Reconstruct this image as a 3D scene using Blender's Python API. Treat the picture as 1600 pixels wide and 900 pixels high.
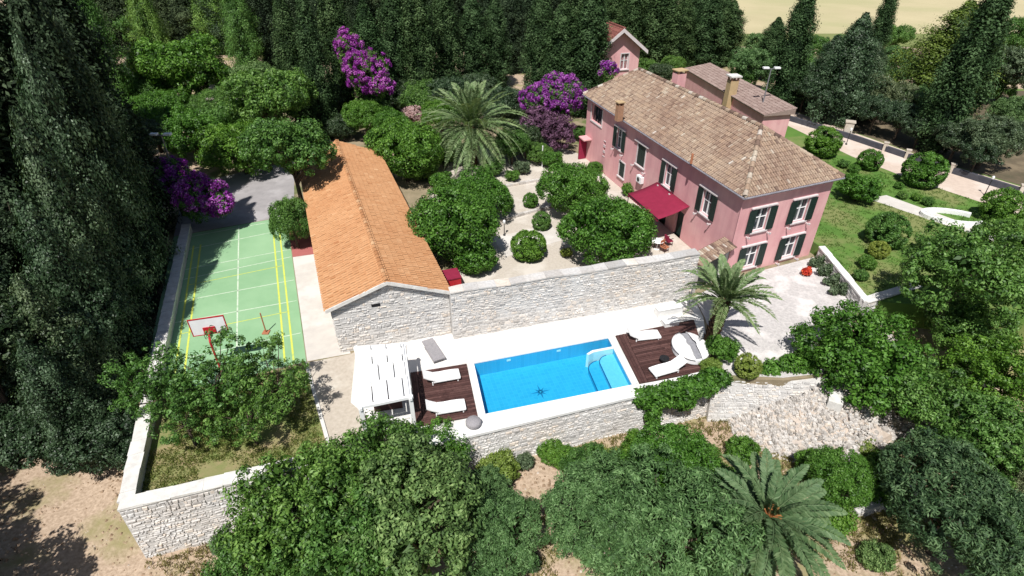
import bpy, bmesh, math, random
import numpy as np
from mathutils import Vector, Matrix
R = math.radians
for o in list(bpy.data.objects): bpy.data.objects.remove(o)
SC = bpy.context.scene
COL = SC.collection

# ------------------------------------------------------------------ camera, sky, sun, exposure
FPX = 883.0                       # focal length in pixels of a 1600 wide picture
PITCH = math.atan(600 / 883.0)    # looking down
CAMH = 22.0
cam_d = bpy.data.cameras.new('camera'); cam = bpy.data.objects.new('camera', cam_d); COL.objects.link(cam)
cam.location = (0, 0, CAMH); cam.rotation_euler = (math.pi / 2 - PITCH, 0, 0)
cam_d.sensor_width = 36; cam_d.lens = FPX / 1600 * 36; cam_d.clip_start = .5; cam_d.clip_end = 6000
SC.camera = cam
LDIR = Vector((.17, .60, -1.0)).normalized()       # the way sunlight travels
w = bpy.data.worlds.new('World'); SC.world = w; w.use_nodes = True
nt = w.node_tree; bg = nt.nodes['Background']
sky = nt.nodes.new('ShaderNodeTexSky'); sky.sky_type = 'NISHITA'; sky.sun_disc = False
sky.sun_elevation = math.asin(-LDIR.z); sky.sun_rotation = math.atan2(-LDIR.x, -LDIR.y)
nt.links.new(sky.outputs[0], bg.inputs[0]); bg.inputs[1].default_value = .062
sl = bpy.data.lights.new('sun', 'SUN'); sl.energy = 5.0; sl.angle = R(.5); sl.color = (1, .972, .93)
sun = bpy.data.objects.new('sun', sl); COL.objects.link(sun)
sun.rotation_euler = LDIR.to_track_quat('-Z', 'Y').to_euler(); sun.location = (-8, -30, 60)
SC.view_settings.view_transform = 'Standard'; SC.view_settings.look = 'None'
SC.view_settings.exposure = .22; SC.view_settings.gamma = 1

# ------------------------------------------------------------------ survey helpers (photo pixel -> place at a height)
CT, ST = math.cos(PITCH), math.sin(PITCH)
def at(x, y, z=0.0):
    u = (x - 800) / FPX; v = (y - 450) / FPX
    t = (z - CAMH) / (-ST - v * CT)
    return Vector((u * t, (CT - v * ST) * t, z))
def zat(x, y, Y):
    u = (x - 800) / FPX; v = (y - 450) / FPX
    t = Y / (CT - v * ST)
    return Vector((u * t, Y, CAMH + (-ST - v * CT) * t))
def depth(p): return p.y * CT - (p.z - CAMH) * ST

# ------------------------------------------------------------------ object helpers
def tag(o, label=None, cat=None, group=None, kind=None):
    if label: o['label'] = label
    if cat: o['category'] = cat
    if group: o['group'] = group
    if kind: o['kind'] = kind
    return o
def empty(name, loc, label=None, cat=None, group=None, rz=0, sc=1):
    o = bpy.data.objects.new(name, None); COL.objects.link(o)
    o.location = loc; o.rotation_euler = (0, 0, rz); o.empty_display_size = .3
    o.scale = (sc, sc, sc) if not hasattr(sc, '__len__') else sc
    return tag(o, label, cat, group)
def link(name, me, parent=None, loc=(0, 0, 0), rot=(0, 0, 0)):
    o = bpy.data.objects.new(name, me); COL.objects.link(o)
    o.parent = parent; o.location = loc; o.rotation_euler = rot
    return o
class Fr:
    """a local frame: x along, y across, z up -> world"""
    def __init__(s, o, ex=(1, 0, 0), ey=(0, 1, 0), ez=(0, 0, 1)):
        s.o = Vector(o); s.x = Vector(ex); s.y = Vector(ey); s.z = Vector(ez)
    def __call__(s, a, b, c): return s.o + s.x * a + s.y * b + s.z * c
    def sub(s, a, b, c): return Fr(s(a, b, c), s.x, s.y, s.z)
def rot_fr(o, deg):
    a = R(deg); return Fr(o, (math.cos(a), math.sin(a), 0), (-math.sin(a), math.cos(a), 0))
ID = Fr((0, 0, 0))
class MB:
    def __init__(s): s.v = []; s.f = []; s.var = []
    def face(s, pts, var=None):
        n = len(s.v); s.v += [tuple(p) for p in pts]; s.f.append(tuple(range(n, n + len(pts)))); s.var.append(.5 if var is None else var); return s
    def hexa(s, p, var=None):
        n = len(s.v); s.v += [tuple(q) for q in p]
        for f in ((0, 3, 2, 1), (4, 5, 6, 7), (0, 1, 5, 4), (1, 2, 6, 5), (2, 3, 7, 6), (3, 0, 4, 7)):
            s.f.append(tuple(n + i for i in f)); s.var.append(.5 if var is None else var)
        return s
    def box(s, F, a0, a1, b0, b1, c0, c1, var=None):
        return s.hexa([F(a, b, c) for c in (c0, c1) for a, b in ((a0, b0), (a1, b0), (a1, b1), (a0, b1))], var)
    def prism(s, pts, z0, z1, var=None):
        n = len(s.v); k = len(pts)
        if sum(pts[i][0] * pts[(i + 1) % k][1] - pts[(i + 1) % k][0] * pts[i][1] for i in range(k)) < 0: pts = pts[::-1]
        s.v += [(p[0], p[1], z0) for p in pts] + [(p[0], p[1], z1) for p in pts]
        s.f.append(tuple(range(n + k - 1, n - 1, -1))); s.f.append(tuple(range(n + k, n + 2 * k))); s.var += [.5, .5]
        for i in range(k):
            j = (i + 1) % k; s.f.append((n + i, n + j, n + k + j, n + k + i)); s.var.append(.5)
        return s
    def tube(s, path, radii, seg=7, var=None, cap=True):
        path = [Vector(p) for p in path]; n0 = len(s.v); m = len(path)
        for i, p in enumerate(path):
            d = (path[min(i + 1, m - 1)] - path[max(i - 1, 0)]).normalized()
            a = d.cross(Vector((0, 0, 1)) if abs(d.z) < .95 else Vector((1, 0, 0))).normalized(); b = d.cross(a)
            r = radii[i] if hasattr(radii, '__len__') else radii
            for k in range(seg):
                t = 2 * math.pi * k / seg; s.v.append(tuple(p + a * (r * math.cos(t)) + b * (r * math.sin(t))))
        for i in range(m - 1):
            for k in range(seg):
                k2 = (k + 1) % seg
                s.f.append((n0 + i * seg + k, n0 + i * seg + k2, n0 + (i + 1) * seg + k2, n0 + (i + 1) * seg + k)); s.var.append(.5 if var is None else var)
        if cap:
            s.f.append(tuple(n0 + k for k in range(seg))); s.f.append(tuple(n0 + (m - 1) * seg + k for k in range(seg - 1, -1, -1))); s.var += [.5, .5]
        return s
    def lathe(s, F, prof, seg=20, var=None):
        n0 = len(s.v); m = len(prof)
        for r, z in prof:
            for k in range(seg):
                t = 2 * math.pi * k / seg; s.v.append(tuple(F(r * math.cos(t), r * math.sin(t), z)))
        for i in range(m - 1):
            for k in range(seg):
                k2 = (k + 1) % seg
                s.f.append((n0 + i * seg + k, n0 + i * seg + k2, n0 + (i + 1) * seg + k2, n0 + (i + 1) * seg + k)); s.var.append(.5 if var is None else var)
        s.f.append(tuple(n0 + k for k in range(seg - 1, -1, -1))); s.f.append(tuple(n0 + (m - 1) * seg + k for k in range(seg))); s.var += [.5, .5]
        return s
    def mesh(s, name, m, org=(0, 0, 0), smooth=False):
        me = bpy.data.meshes.new(name); o = Vector(org)
        me.from_pydata([(v[0] - o.x, v[1] - o.y, v[2] - o.z) for v in s.v], [], s.f)
        a = me.attributes.new('var', 'FLOAT', 'FACE'); a.data.foreach_set('value', s.var)
        me.materials.append(m)
        if smooth: me.polygons.foreach_set('use_smooth', [True] * len(me.polygons))
        me.update(); return me
    def build(s, name, m, parent=None, smooth=False, root=None):
        """vertices are in world space; parent sits (unrotated) somewhere, possibly below another parent"""
        org = Vector((0, 0, 0)); q = parent
        while q is not None: org += q.location; q = q.parent
        if parent is None:
            xs = np.array(s.v); org = Vector((xs[:, 0].mean(), xs[:, 1].mean(), xs[:, 2].min()))
            return link(name, s.mesh(name, m, org, smooth), None, org)
        return link(name, s.mesh(name, m, org, smooth), parent)

# ------------------------------------------------------------------ materials
def newmat(name):
    m = bpy.data.materials.new(name); m.use_nodes = True
    return m, m.node_tree, m.node_tree.nodes['Principled BSDF']
def noise(nt, scale, detail=4, coord='Object', rough=.6):
    tc = nt.nodes.new('ShaderNodeTexCoord') if coord != 'World' else nt.nodes.new('ShaderNodeNewGeometry')
    n = nt.nodes.new('ShaderNodeTexNoise'); n.inputs['Scale'].default_value = scale; n.inputs['Detail'].default_value = detail
    n.inputs['Roughness'].default_value = rough
    nt.links.new(tc.outputs['Position' if coord == 'World' else coord], n.inputs['Vector']); return n
def ramp(nt, fac, stops):
    r = nt.nodes.new('ShaderNodeValToRGB'); e = r.color_ramp.elements
    while len(e) < len(stops): e.new(.5)
    for i, (p, c) in enumerate(stops): e[i].position = p; e[i].color = (c[0], c[1], c[2], 1)
    nt.links.new(fac, r.inputs[0]); return r
def mixc(nt, fac, a, b, mode='MIX'):
    m = nt.nodes.new('ShaderNodeMix'); m.data_type = 'RGBA'; m.blend_type = mode
    for s, i in ((fac, 0), (a, 6), (b, 7)):
        if isinstance(s, (int, float)): m.inputs[i].default_value = s
        elif isinstance(s, tuple): m.inputs[i].default_value = (s[0], s[1], s[2], 1)
        else: nt.links.new(s, m.inputs[i])
    return m.outputs[2]
def bump(nt, h, strength, dist, bs):
    b = nt.nodes.new('ShaderNodeBump'); b.inputs['Strength'].default_value = strength; b.inputs['Distance'].default_value = dist
    nt.links.new(h, b.inputs['Height']); nt.links.new(b.outputs[0], bs.inputs['Normal'])
def mat(name, c1, c2=None, scale=3., rough=.85, bmp=0, bscale=20., c3=None, s3=.4, spec=.3, metal=0, t3=(.5, .62)):
    """two-tone noise, optional larger patches of c3, optional bump"""
    m, nt, bs = newmat(name)
    bs.inputs['Roughness'].default_value = rough; bs.inputs['Specular IOR Level'].default_value = spec; bs.inputs['Metallic'].default_value = metal
    c2 = c2 or tuple(x * .8 for x in c1)
    n = noise(nt, scale, 6, 'World'); r = ramp(nt, n.outputs[0], [(.35, c1), (.65, c2)]); col = r.outputs[0]
    if c3:
        n3 = noise(nt, s3, 5, 'World'); r3 = ramp(nt, n3.outputs[0], [(t3[0], (0, 0, 0)), (t3[1], (1, 1, 1))])
        col = mixc(nt, r3.outputs[0], col, c3)
    nt.links.new(col, bs.inputs['Base Color'])
    if bmp: bump(nt, noise(nt, bscale, 5, 'World').outputs[0], bmp, .03, bs)
    return m
def varmat(name, stops, rough=.85, big=None, bscale=12, bmp=.3, dirt=.35):
    """colour picked piece by piece through the 'var' value of each face, with noise wear"""
    m, nt, bs = newmat(name); bs.inputs['Roughness'].default_value = rough; bs.inputs['Specular IOR Level'].default_value = .25
    a = nt.nodes.new('ShaderNodeAttribute'); a.attribute_name = 'var'
    r = ramp(nt, a.outputs['Fac'], stops); col = r.outputs[0]
    n = noise(nt, bscale, 5, 'World'); rr = ramp(nt, n.outputs[0], [(.3, (1 - dirt,) * 3), (.62, (1, 1, 1))])
    col = mixc(nt, 1.0, col, rr.outputs[0], 'MULTIPLY')
    if big:
        n3 = noise(nt, big[0], 4, 'World'); r3 = ramp(nt, n3.outputs[0], [(.42, (1, 1, 1)), (.66, big[1])])
        col = mixc(nt, 1.0, col, r3.outputs[0], 'MULTIPLY')
    nt.links.new(col, bs.inputs['Base Color'])
    if bmp: bump(nt, n.outputs[0], bmp, .02, bs)
    return m
def leafmat(name, dark, mid, light, trans=.3, rough=.5, spec=.35, hue=.15):
    m, nt, bs = newmat(name); bs.inputs['Roughness'].default_value = rough; bs.inputs['Specular IOR Level'].default_value = spec
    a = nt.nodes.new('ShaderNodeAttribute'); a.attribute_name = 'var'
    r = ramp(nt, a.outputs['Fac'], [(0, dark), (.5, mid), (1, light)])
    oi = nt.nodes.new('ShaderNodeObjectInfo')
    rr = ramp(nt, oi.outputs['Random'], [(0, (1 - hue, 1 - hue * .6, 1 - hue)), (.5, (1, 1, 1)), (1, (1 + hue * 1.6, 1 + hue * .7, 1 - hue * .3))])
    col = mixc(nt, 1.0, r.outputs[0], rr.outputs[0], 'MULTIPLY')
    nt.links.new(col, bs.inputs['Base Color'])
    tr = nt.nodes.new('ShaderNodeBsdfTranslucent'); nt.links.new(mixc(nt, 1.0, col, (1.25, 1.25, .6), 'MULTIPLY'), tr.inputs[0])
    mx = nt.nodes.new('ShaderNodeMixShader'); mx.inputs[0].default_value = trans
    nt.links.new(bs.outputs[0], mx.inputs[1]); nt.links.new(tr.outputs[0], mx.inputs[2])
    nt.links.new(mx.outputs[0], nt.nodes['Material Output'].inputs[0]); return m
M = {}
M['white'] = mat('white_render', (.80, .79, .77), (.72, .71, .69), 1.5, .7)
M['paving'] = mat('white_paving', (.74, .72, .69), (.66, .64, .61), 1.2, .75, .15, 9, (.60, .575, .54), .5)
M['whitepaint'] = mat('white_paint', (.82, .82, .82), (.76, .76, .76), 2, .45)
M['whitefab'] = mat('white_fabric', (.84, .83, .82), (.78, .77, .76), 4, .9)
M['greyfab'] = mat('grey_fabric', (.30, .30, .32), (.22, .22, .24), 5, .9)
M['greywood'] = mat('grey_weave', (.33, .31, .32), (.24, .23, .24), 14, .8)
M['deck'] = varmat('dark_stained_boards', [(0, (.060, .028, .025)), (.5, (.092, .044, .039)), (1, (.13, .066, .058))], .65, None, 6, .2, .4)
M['joist'] = mat('dark_joist', (.02, .012, .01), None, 3, .9)
M['pink'] = mat('pink_render', (.69, .375, .38), (.65, .335, .345), .9, .9, .15, 14, (.71, .41, .405), .35)
def pink_mat():
    m = M['pink']; nt = m.node_tree; bs = nt.nodes['Principled BSDF']; src = bs.inputs['Base Color'].links[0].from_socket
    g = nt.nodes.new('ShaderNodeNewGeometry'); mp = nt.nodes.new('ShaderNodeMapping'); mp.inputs['Scale'].default_value = (1.6, 1.6, .16)
    nt.links.new(g.outputs['Position'], mp.inputs[0]); n = nt.nodes.new('ShaderNodeTexNoise'); n.inputs['Scale'].default_value = 1.4; n.inputs['Detail'].default_value = 6
    nt.links.new(mp.outputs[0], n.inputs['Vector']); r = ramp(nt, n.outputs[0], [(.34, (.91, .89, .90)), (.56, (1, 1, 1))])
    nt.links.new(mixc(nt, 1.0, src, r.outputs[0], 'MULTIPLY'), bs.inputs['Base Color'])
pink_mat()
M['pinktrim'] = mat('pale_stone_trim', (.66, .60, .60), (.55, .50, .50), 4, .8)
M['shutter'] = mat('dark_green_shutter', (.012, .026, .022), (.018, .034, .03), 3, .5)
M['glass'] = mat('window_glass', (.02, .03, .04), (.05, .06, .07), 1.5, .08, spec=.8)
M['dark'] = mat('dark_interior', (.012, .012, .014), None, 2, .9)
M['gutter'] = mat('grey_gutter', (.20, .19, .22), (.30, .28, .31), 4, .5)
M['tile'] = varmat('weathered_barrel_tiles', [(0, (.13, .088, .072)), (.15, (.22, .15, .115)), (.35, (.32, .225, .165)), (.5, (.375, .28, .21)), (.7, (.42, .305, .215)), (.85, (.47, .39, .30)), (.95, (.56, .50, .42)), (1, (.60, .55, .48))], .9, (.35, (.80, .74, .74)), 9, .3, .35)
M['pan'] = mat('dark_brown_pan_tiles', (.16, .09, .062), (.11, .065, .05), 3, .95)  # dark brown base under the barrel tiles
M['otile'] = varmat('orange_interlocking_tiles', [(0, (.42, .19, .082)), (.3, (.50, .255, .12)), (.7, (.555, .30, .15)), (1, (.64, .40, .22))], .85, (.25, (.93, .88, .85)), 9, .25, .18)
M['opan'] = mat('orange_pan', (.42, .16, .05), (.34, .13, .045), 3, .9)
M['mauve'] = varmat('mauve_grey_tiles', [(0, (.27, .19, .165)), (1, (.37, .28, .245))], .9)
M['rtile'] = varmat('red_roof_tiles', [(0, (.17, .062, .052)), (1, (.27, .105, .085))], .9)
M['stone'] = varmat('pale_limestone', [(0, (.43, .42, .41)), (.12, (.52, .505, .49)), (.45, (.59, .575, .56)), (.78, (.655, .64, .62)), (.92, (.68, .60, .52)), (1, (.78, .76, .74))], .95, (.45, (.93, .88, .83)), 7, .5, .24)
M['mortar'] = mat('pale_mortar', (.60, .58, .555), (.50, .48, .46), 5, .95, .4, 18)
M['wallshade'] = mat('wall_painted_shade', (.050, .052, .066), (.075, .076, .09), 2.0, .9, .4, 8)  # shade on the drive wall, put into its base colour
M['cope'] = mat('pale_coping', (.70, .68, .64), (.55, .53, .50), 2.5, .9, .3, 10)
M['redfab'] = mat('crimson_awning_cloth', (.25, .017, .05), (.215, .014, .042), 3, .85)
M['redpaint'] = mat('red_paint', (.50, .02, .03), (.40, .02, .03), 3, .5)
M['metal'] = mat('grey_metal', (.22, .22, .24), (.3, .3, .32), 4, .45, metal=.4)
M['black'] = mat('black_metal', (.02, .02, .022), None, 4, .5)
M['bark'] = mat('bark', (.11, .080, .055), (.055, .042, .032), 7, .95, .8, 9)
M['palmbark'] = varmat('palm_trunk_stubs', [(0, (.07, .038, .022)), (.5, (.15, .085, .05)), (1, (.26, .15, .085))], .95)
M['stub'] = mat('cut_frond_stubs', (.45, .19, .06), (.30, .12, .045), 6, .9)
M['brick'] = mat('worn_brick', (.40, .22, .13), (.30, .17, .11), 6, .9)
M['terracotta'] = mat('terracotta', (.42, .17, .09), (.34, .13, .07), 5, .85)
M['ochre'] = mat('ochre_render', (.50, .36, .20), (.42, .30, .17), 2, .9)
# ground materials
M['ground'] = mat('dry_earth', (.50, .385, .285), (.32, .235, .165), 6.5, .97, 1.0, 4, (.24, .22, .095), .22, t3=(.48, .62))
M['clod'] = varmat('earth_clods', [(0, (.24, .165, .105)), (.5, (.38, .27, .185)), (.85, (.47, .36, .26)), (1, (.58, .52, .46))], .97, None, 8, .2, .3)
M['terrace'] = mat('garden_earth', (.30, .24, .16), (.23, .19, .12), 1.2, .97, .5, 7, (.12, .14, .05), .3)
M['litter'] = mat('leaf_litter', (.13, .10, .065), (.085, .075, .045), 1.2, .97, .6, 8, (.20, .155, .10), .3)
M['lawn'] = mat('lawn_turf', (.075, .165, .028), (.105, .20, .036), .8, .97, .8, 22, (.19, .21, .075), .3, t3=(.46, .62))
M['drylawn'] = mat('patchy_dry_lawn', (.24, .225, .10), (.12, .19, .04), .55, .97, .8, 22, (.34, .25, .15), .28)
M['yard'] = mat('pale_gravel', (.56, .53, .51), (.42, .395, .385), 5.5, .95, .8, 16, (.66, .62, .60), .5)
M['courtyard'] = mat('cream_gravel', (.52, .465, .40), (.44, .39, .33), 6, .95, .4, 14, (.58, .53, .47), .4)
M['path'] = mat('path_gravel', (.50, .44, .37), (.42, .365, .30), 5, .95, .5, 14, (.55, .50, .43), .5)
M['drive'] = mat('drive_sand', (.58, .47, .39), (.51, .41, .34), 3, .95, .3, 10, (.62, .53, .46), .3)
M['concrete'] = mat('pale_concrete', (.58, .54, .49), (.52, .48, .44), 1.4, .9, .2, 12, (.62, .59, .55), .4)
M['asphalt'] = mat('pale_asphalt', (.33, .31, .31), (.28, .265, .265), 1.2, .95, .2, 14, (.38, .36, .36), .4)
M['court'] = mat('green_court_paint', (.25, .42, .235), (.225, .395, .215), .8, .8, .08, 9, (.285, .46, .265), .22, t3=(.45, .7))
M['courtred'] = mat('red_court_paint', (.40, .13, .12), (.36, .115, .105), 1.0, .85)
M['linew'] = mat('white_line_paint', (.62, .68, .56), (.48, .58, .43), 6, .8, c3=(.30, .47, .28), s3=1.6, t3=(.50, .68))
M['liney'] = mat('yellow_line_paint', (.62, .66, .10), (.54, .60, .10), 6, .8, c3=(.40, .50, .16), s3=1.6, t3=(.54, .75))
M['straw'] = mat('straw_field', (.50, .43, .26), (.44, .38, .225), .05, .97, .3, 1.5, (.40, .37, .20), .018)
M['meadow'] = mat('green_meadow', (.16, .20, .065), (.22, .23, .085), .06, .97, .3, 1.5, (.11, .15, .045), .03)
M['rock'] = varmat('pale_rubble', [(0, (.34, .31, .28)), (.3, (.52, .485, .45)), (.7, (.62, .585, .55)), (.9, (.60, .51, .42)), (1, (.72, .70, .68))], .95, None, 6, .6, .35)
M['bank'] = mat('rubble_bank', (.52, .46, .42), (.40, .34, .29), 2.2, .97, 1.0, 5, (.50, .42, .35), .45, t3=(.45, .62))
M['pooltile'] = mat('blue_pool_tiles', (.060, .46, .64), (.048, .425, .61), 5, .4, spec=.5)
def pool_mosaic():
    m = M['pooltile']; nt = m.node_tree; bs = nt.nodes['Principled BSDF']; g = nt.nodes.new('ShaderNodeNewGeometry')
    mp = nt.nodes.new('ShaderNodeMapping'); mp.inputs['Rotation'].default_value = (0, 0, -.28); nt.links.new(g.outputs['Position'], mp.inputs[0])
    b = nt.nodes.new('ShaderNodeTexBrick'); b.offset = 0; b.inputs['Scale'].default_value = 1.0; b.inputs['Brick Width'].default_value = .25; b.inputs['Row Height'].default_value = .25; b.inputs['Mortar Size'].default_value = .012
    b.inputs['Color1'].default_value = (.050, .42, .64, 1); b.inputs['Color2'].default_value = (.040, .375, .59, 1); b.inputs['Mortar'].default_value = (.075, .45, .64, 1)
    nt.links.new(mp.outputs[0], b.inputs['Vector']); nt.links.new(b.outputs['Color'], bs.inputs['Base Color'])
pool_mosaic()
M['pooldark'] = mat('dark_blue_tiles', (.012, .12, .27), None, 5, .4)
M['poolmid'] = mat('mid_blue_tiles', (.022, .22, .42), None, 5, .4)
M['poolpale'] = mat('pale_blue_tiles', (.24, .58, .74), (.20, .52, .70), 5, .4)
def water_mat():
    m, nt, bs = newmat('pool_water'); nt.nodes.remove(bs)
    tr = nt.nodes.new('ShaderNodeBsdfTransparent'); tr.inputs[0].default_value = (.66, .92, .98, 1)
    gl = nt.nodes.new('ShaderNodeBsdfGlossy'); gl.inputs['Roughness'].default_value = .03
    fr = nt.nodes.new('ShaderNodeFresnel'); fr.inputs[0].default_value = 1.33
    n = noise(nt, 3.0, 3, 'World'); b = nt.nodes.new('ShaderNodeBump'); b.inputs['Strength'].default_value = .25; b.inputs['Distance'].default_value = .05
    nt.links.new(n.outputs[0], b.inputs['Height']); nt.links.new(b.outputs[0], gl.inputs['Normal']); nt.links.new(b.outputs[0], fr.inputs['Normal'])
    mx = nt.nodes.new('ShaderNodeMixShader'); nt.links.new(fr.outputs[0], mx.inputs[0]); nt.links.new(tr.outputs[0], mx.inputs[1]); nt.links.new(gl.outputs[0], mx.inputs[2])
    nt.links.new(mx.outputs[0], nt.nodes['Material Output'].inputs[0]); return m
M['water'] = water_mat()
M['L_broad'] = leafmat('leaves_mid_green', (0.0246, 0.0672, 0.0130), (0.0841, 0.1926, 0.0346), (0.1947, 0.3528, 0.0918), .32)
M['L_citrus'] = leafmat('leaves_fresh_green', (0.0239, 0.0721, 0.0076), (0.0805, 0.1993, 0.0227), (0.1628, 0.3233, 0.0562), .32)
M['L_bright'] = leafmat('leaves_bright_green', (0.0378, 0.1050, 0.0119), (0.0924, 0.2200, 0.0281), (0.1680, 0.3200, 0.0626), .34)
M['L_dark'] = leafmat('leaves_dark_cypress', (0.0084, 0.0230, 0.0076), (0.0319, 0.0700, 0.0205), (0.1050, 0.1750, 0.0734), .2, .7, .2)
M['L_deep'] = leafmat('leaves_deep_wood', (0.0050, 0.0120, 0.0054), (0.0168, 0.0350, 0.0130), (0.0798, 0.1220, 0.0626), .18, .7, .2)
M['L_holm'] = leafmat('leaves_holm_oak', (0.0084, 0.0230, 0.0086), (0.0302, 0.0640, 0.0238), (0.1302, 0.1950, 0.1080), .2, .5, .4)
M['L_olive'] = leafmat('leaves_olive', (0.0328, 0.0739, 0.0216), (0.1004, 0.1960, 0.0626), (0.2255, 0.3584, 0.1458), .28, .6, .3)
M['L_darkolive'] = leafmat('leaves_dark_olive', (0.0163, 0.0426, 0.0151), (0.0564, 0.1120, 0.0432), (0.1537, 0.2464, 0.1080), .25, .6, .3)  # darker olive leaf colour
M['L_grey'] = leafmat('leaves_grey_green', (.034, .058, .028), (.11, .155, .082), (.23, .29, .17), .25)
M['L_pine'] = leafmat('needles_yellow_green', (.040, .070, .010), (.105, .160, .024), (.20, .26, .05), .28)
M['L_lime'] = leafmat('leaves_lime', (.10, .16, .025), (.20, .28, .05), (.30, .37, .10), .3)
M['L_palmd'] = leafmat('dark_palm_fronds', (.028, .066, .026), (.072, .135, .055), (.20, .28, .14), .2, .55, .2, .05)
M['L_palm'] = leafmat('palm_fronds', (.040, .085, .026), (.125, .205, .078), (.33, .40, .22), .22, .5, .25, .05)
M['L_dry'] = leafmat('dry_frond', (.20, .10, .04), (.30, .17, .07), (.38, .25, .12), .2)
M['F_purple'] = leafmat('bougainvillea_bracts', (.13, .012, .18), (.31, .045, .38), (.58, .24, .62), .3, .8, .1, .05)
M['F_mauve'] = leafmat('faded_bracts', (.07, .035, .06), (.15, .075, .13), (.24, .13, .21), .25, .8, .1, .05)
M['F_pink'] = leafmat('pale_pink_bloom', (.42, .26, .26), (.55, .36, .36), (.66, .5, .5), .2, .8, .1, .05)
M['F_red'] = leafmat('red_bloom', (.40, .02, .02), (.55, .05, .03), (.65, .15, .05), .2, .8, .1, .05)
M['plotblade'] = leafmat('plot_blades', (.09, .14, .03), (.17, .21, .06), (.30, .29, .12), .3, .8, .1)
M['lawnblade'] = leafmat('lawn_blades', (.06, .12, .02), (.10, .18, .035), (.17, .24, .06), .3, .8, .1)
M['grass'] = leafmat('dry_grass_blades', (.15, .16, .045), (.26, .23, .09), (.38, .31, .15), .3, .8, .1)

# ------------------------------------------------------------------ the large setting: ground, terraces, fields
SW0, SW1 = Vector((-16.8, 14.6)), Vector((11.3, 23.4))       # south retaining wall line
WDIR = Vector((-.351, .936))                                  # west wall direction
TERR = [(-16.8, 14.6), (11.3, 23.4), (15.2, 23.2), (17.6, 23.6), (22.9, 29.7), (23.0, 37), (26, 62), (22, 80), (-38, 80), (-26.6, 40.7)]
GARD = [(22.95, 29.6), (22.95, 36.6), (15.6, 60), (14, 80), (75, 80), (75, 26), (40, 27), (30, 28.5)]
def inside(x, y, poly):
    c = False; n = len(poly)
    for i in range(n):
        x1, y1 = poly[i]; x2, y2 = poly[(i + 1) % n]
        if (y1 > y) != (y2 > y) and x < (x2 - x1) * (y - y1) / (y2 - y1) + x1: c = not c
    return c
def sm(a, b, x): t = min(1, max(0, (x - a) / (b - a))); return t * t * (3 - 2 * t)
def gh(x, y):
    z = -2.7 + .25 * math.sin(x * .31 + 1) * math.cos(y * .27) + .12 * math.sin(x * .9 + y * .7)
    if x > 11: z += -.2 * sm(11, 16, x) + sm(24, 33, y) * sm(16, 24, x) * 3.6
    zn = -.15
    if x < -15: z = z + (zn - z) * sm(18, 48, y)
    else: z = z + (zn - z) * sm(40, 60, y)
    if y > 76: z = max(z, -.1) + (.25 if y > 80 else 0)
    return z
def build_ground():
    xs = list(np.arange(-60, 80.1, 1.5)); ys = list(np.arange(-10, 100.1, 1.5))
    xs = [-3000, -900, -300, -140, -90] + xs + [100, 150, 300, 900, 3000]; ys = [-1500, -300, -80, -30] + ys + [112, 130, 200, 400, 1000, 4000]
    m = MB(); nx = len(xs)
    for y in ys:
        for x in xs:
            z = gh(max(-60, min(80, x)), max(-10, min(100, y)))
            if inside(x, y, TERR) or inside(x, y, GARD): z = min(z, -.9)
            m.v.append((x, y, z))
    for j in range(len(ys) - 1):
        for i in range(nx - 1):
            a = j * nx + i; m.f.append((a, a + 1, a + nx + 1, a + nx)); m.var.append(.5)
    o = m.build('ground', M['ground'], None, True); tag(o, kind='structure'); return o
build_ground()
def slab(name, pts, z0, z1, m): return tag(MB().prism([tuple(p[:2]) for p in pts], z0, z1).build(name, m), kind='structure')
def sheet(name, pts, z, m):
    pts = [(p[0], p[1]) for p in pts]
    k = len(pts)
    if sum(pts[i][0] * pts[(i + 1) % k][1] - pts[(i + 1) % k][0] * pts[i][1] for i in range(k)) < 0: pts = pts[::-1]
    return tag(MB().face([(p[0], p[1], z) for p in pts]).build(name, m), kind='structure')
# the pool is a real hole, so the terrace is laid round it
P = [Vector((-2.23, 24.62, 0)), Vector((5.90, 26.95, 0)), Vector((6.66, 22.80, 0)), Vector((-1.40, 20.62, 0))]   # far-left, far-right, near-right, near-left
def ring_slab(name, outer, hole, z0, z1, m):
    bm = bmesh.new()
    def loop(pts, z): return [bm.verts.new((p[0], p[1], z)) for p in pts]
    def edges(vs): return [bm.edges.new((vs[i], vs[(i + 1) % len(vs)])) for i in range(len(vs))]
    o = loop(outer, z1); h = loop(hole, z1)
    bmesh.ops.triangle_fill(bm, use_beauty=True, edges=edges(o) + edges(h))
    for f in bm.faces:
        f.normal_update()
        if f.normal.z < 0: f.normal_flip()
    lo = loop(outer, z0)
    for i in range(len(outer)):
        j = (i + 1) % len(outer); bm.faces.new((o[i], o[j], lo[j], lo[i]))
    me = bpy.data.meshes.new(name); bm.to_mesh(me); bm.free(); me.materials.append(m)
    return tag(link(name, me), kind='structure')
def off(pts, d):
    c = sum(pts, Vector((0, 0, 0))) / 4
    return [p + (p - c).normalized() * d for p in pts]
ring_slab('terrace', TERR, [tuple(p[:2]) for p in off(P, .1)], -3.2, 0, M['terrace'])
slab('garden_terrace', GARD, -3, .9, M['lawn'])
sheet('straw_field', [(38, 124), (300, 124), (300, 260), (52, 260)], .22, M['straw'])
sheet('green_meadow', [(-200, 262), (400, 262), (400, 700), (-200, 700)], .24, M['meadow'])
sheet('grass_strip', [(30, 112), (300, 108), (300, 124), (36, 124)], .205, M['meadow'])
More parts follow.
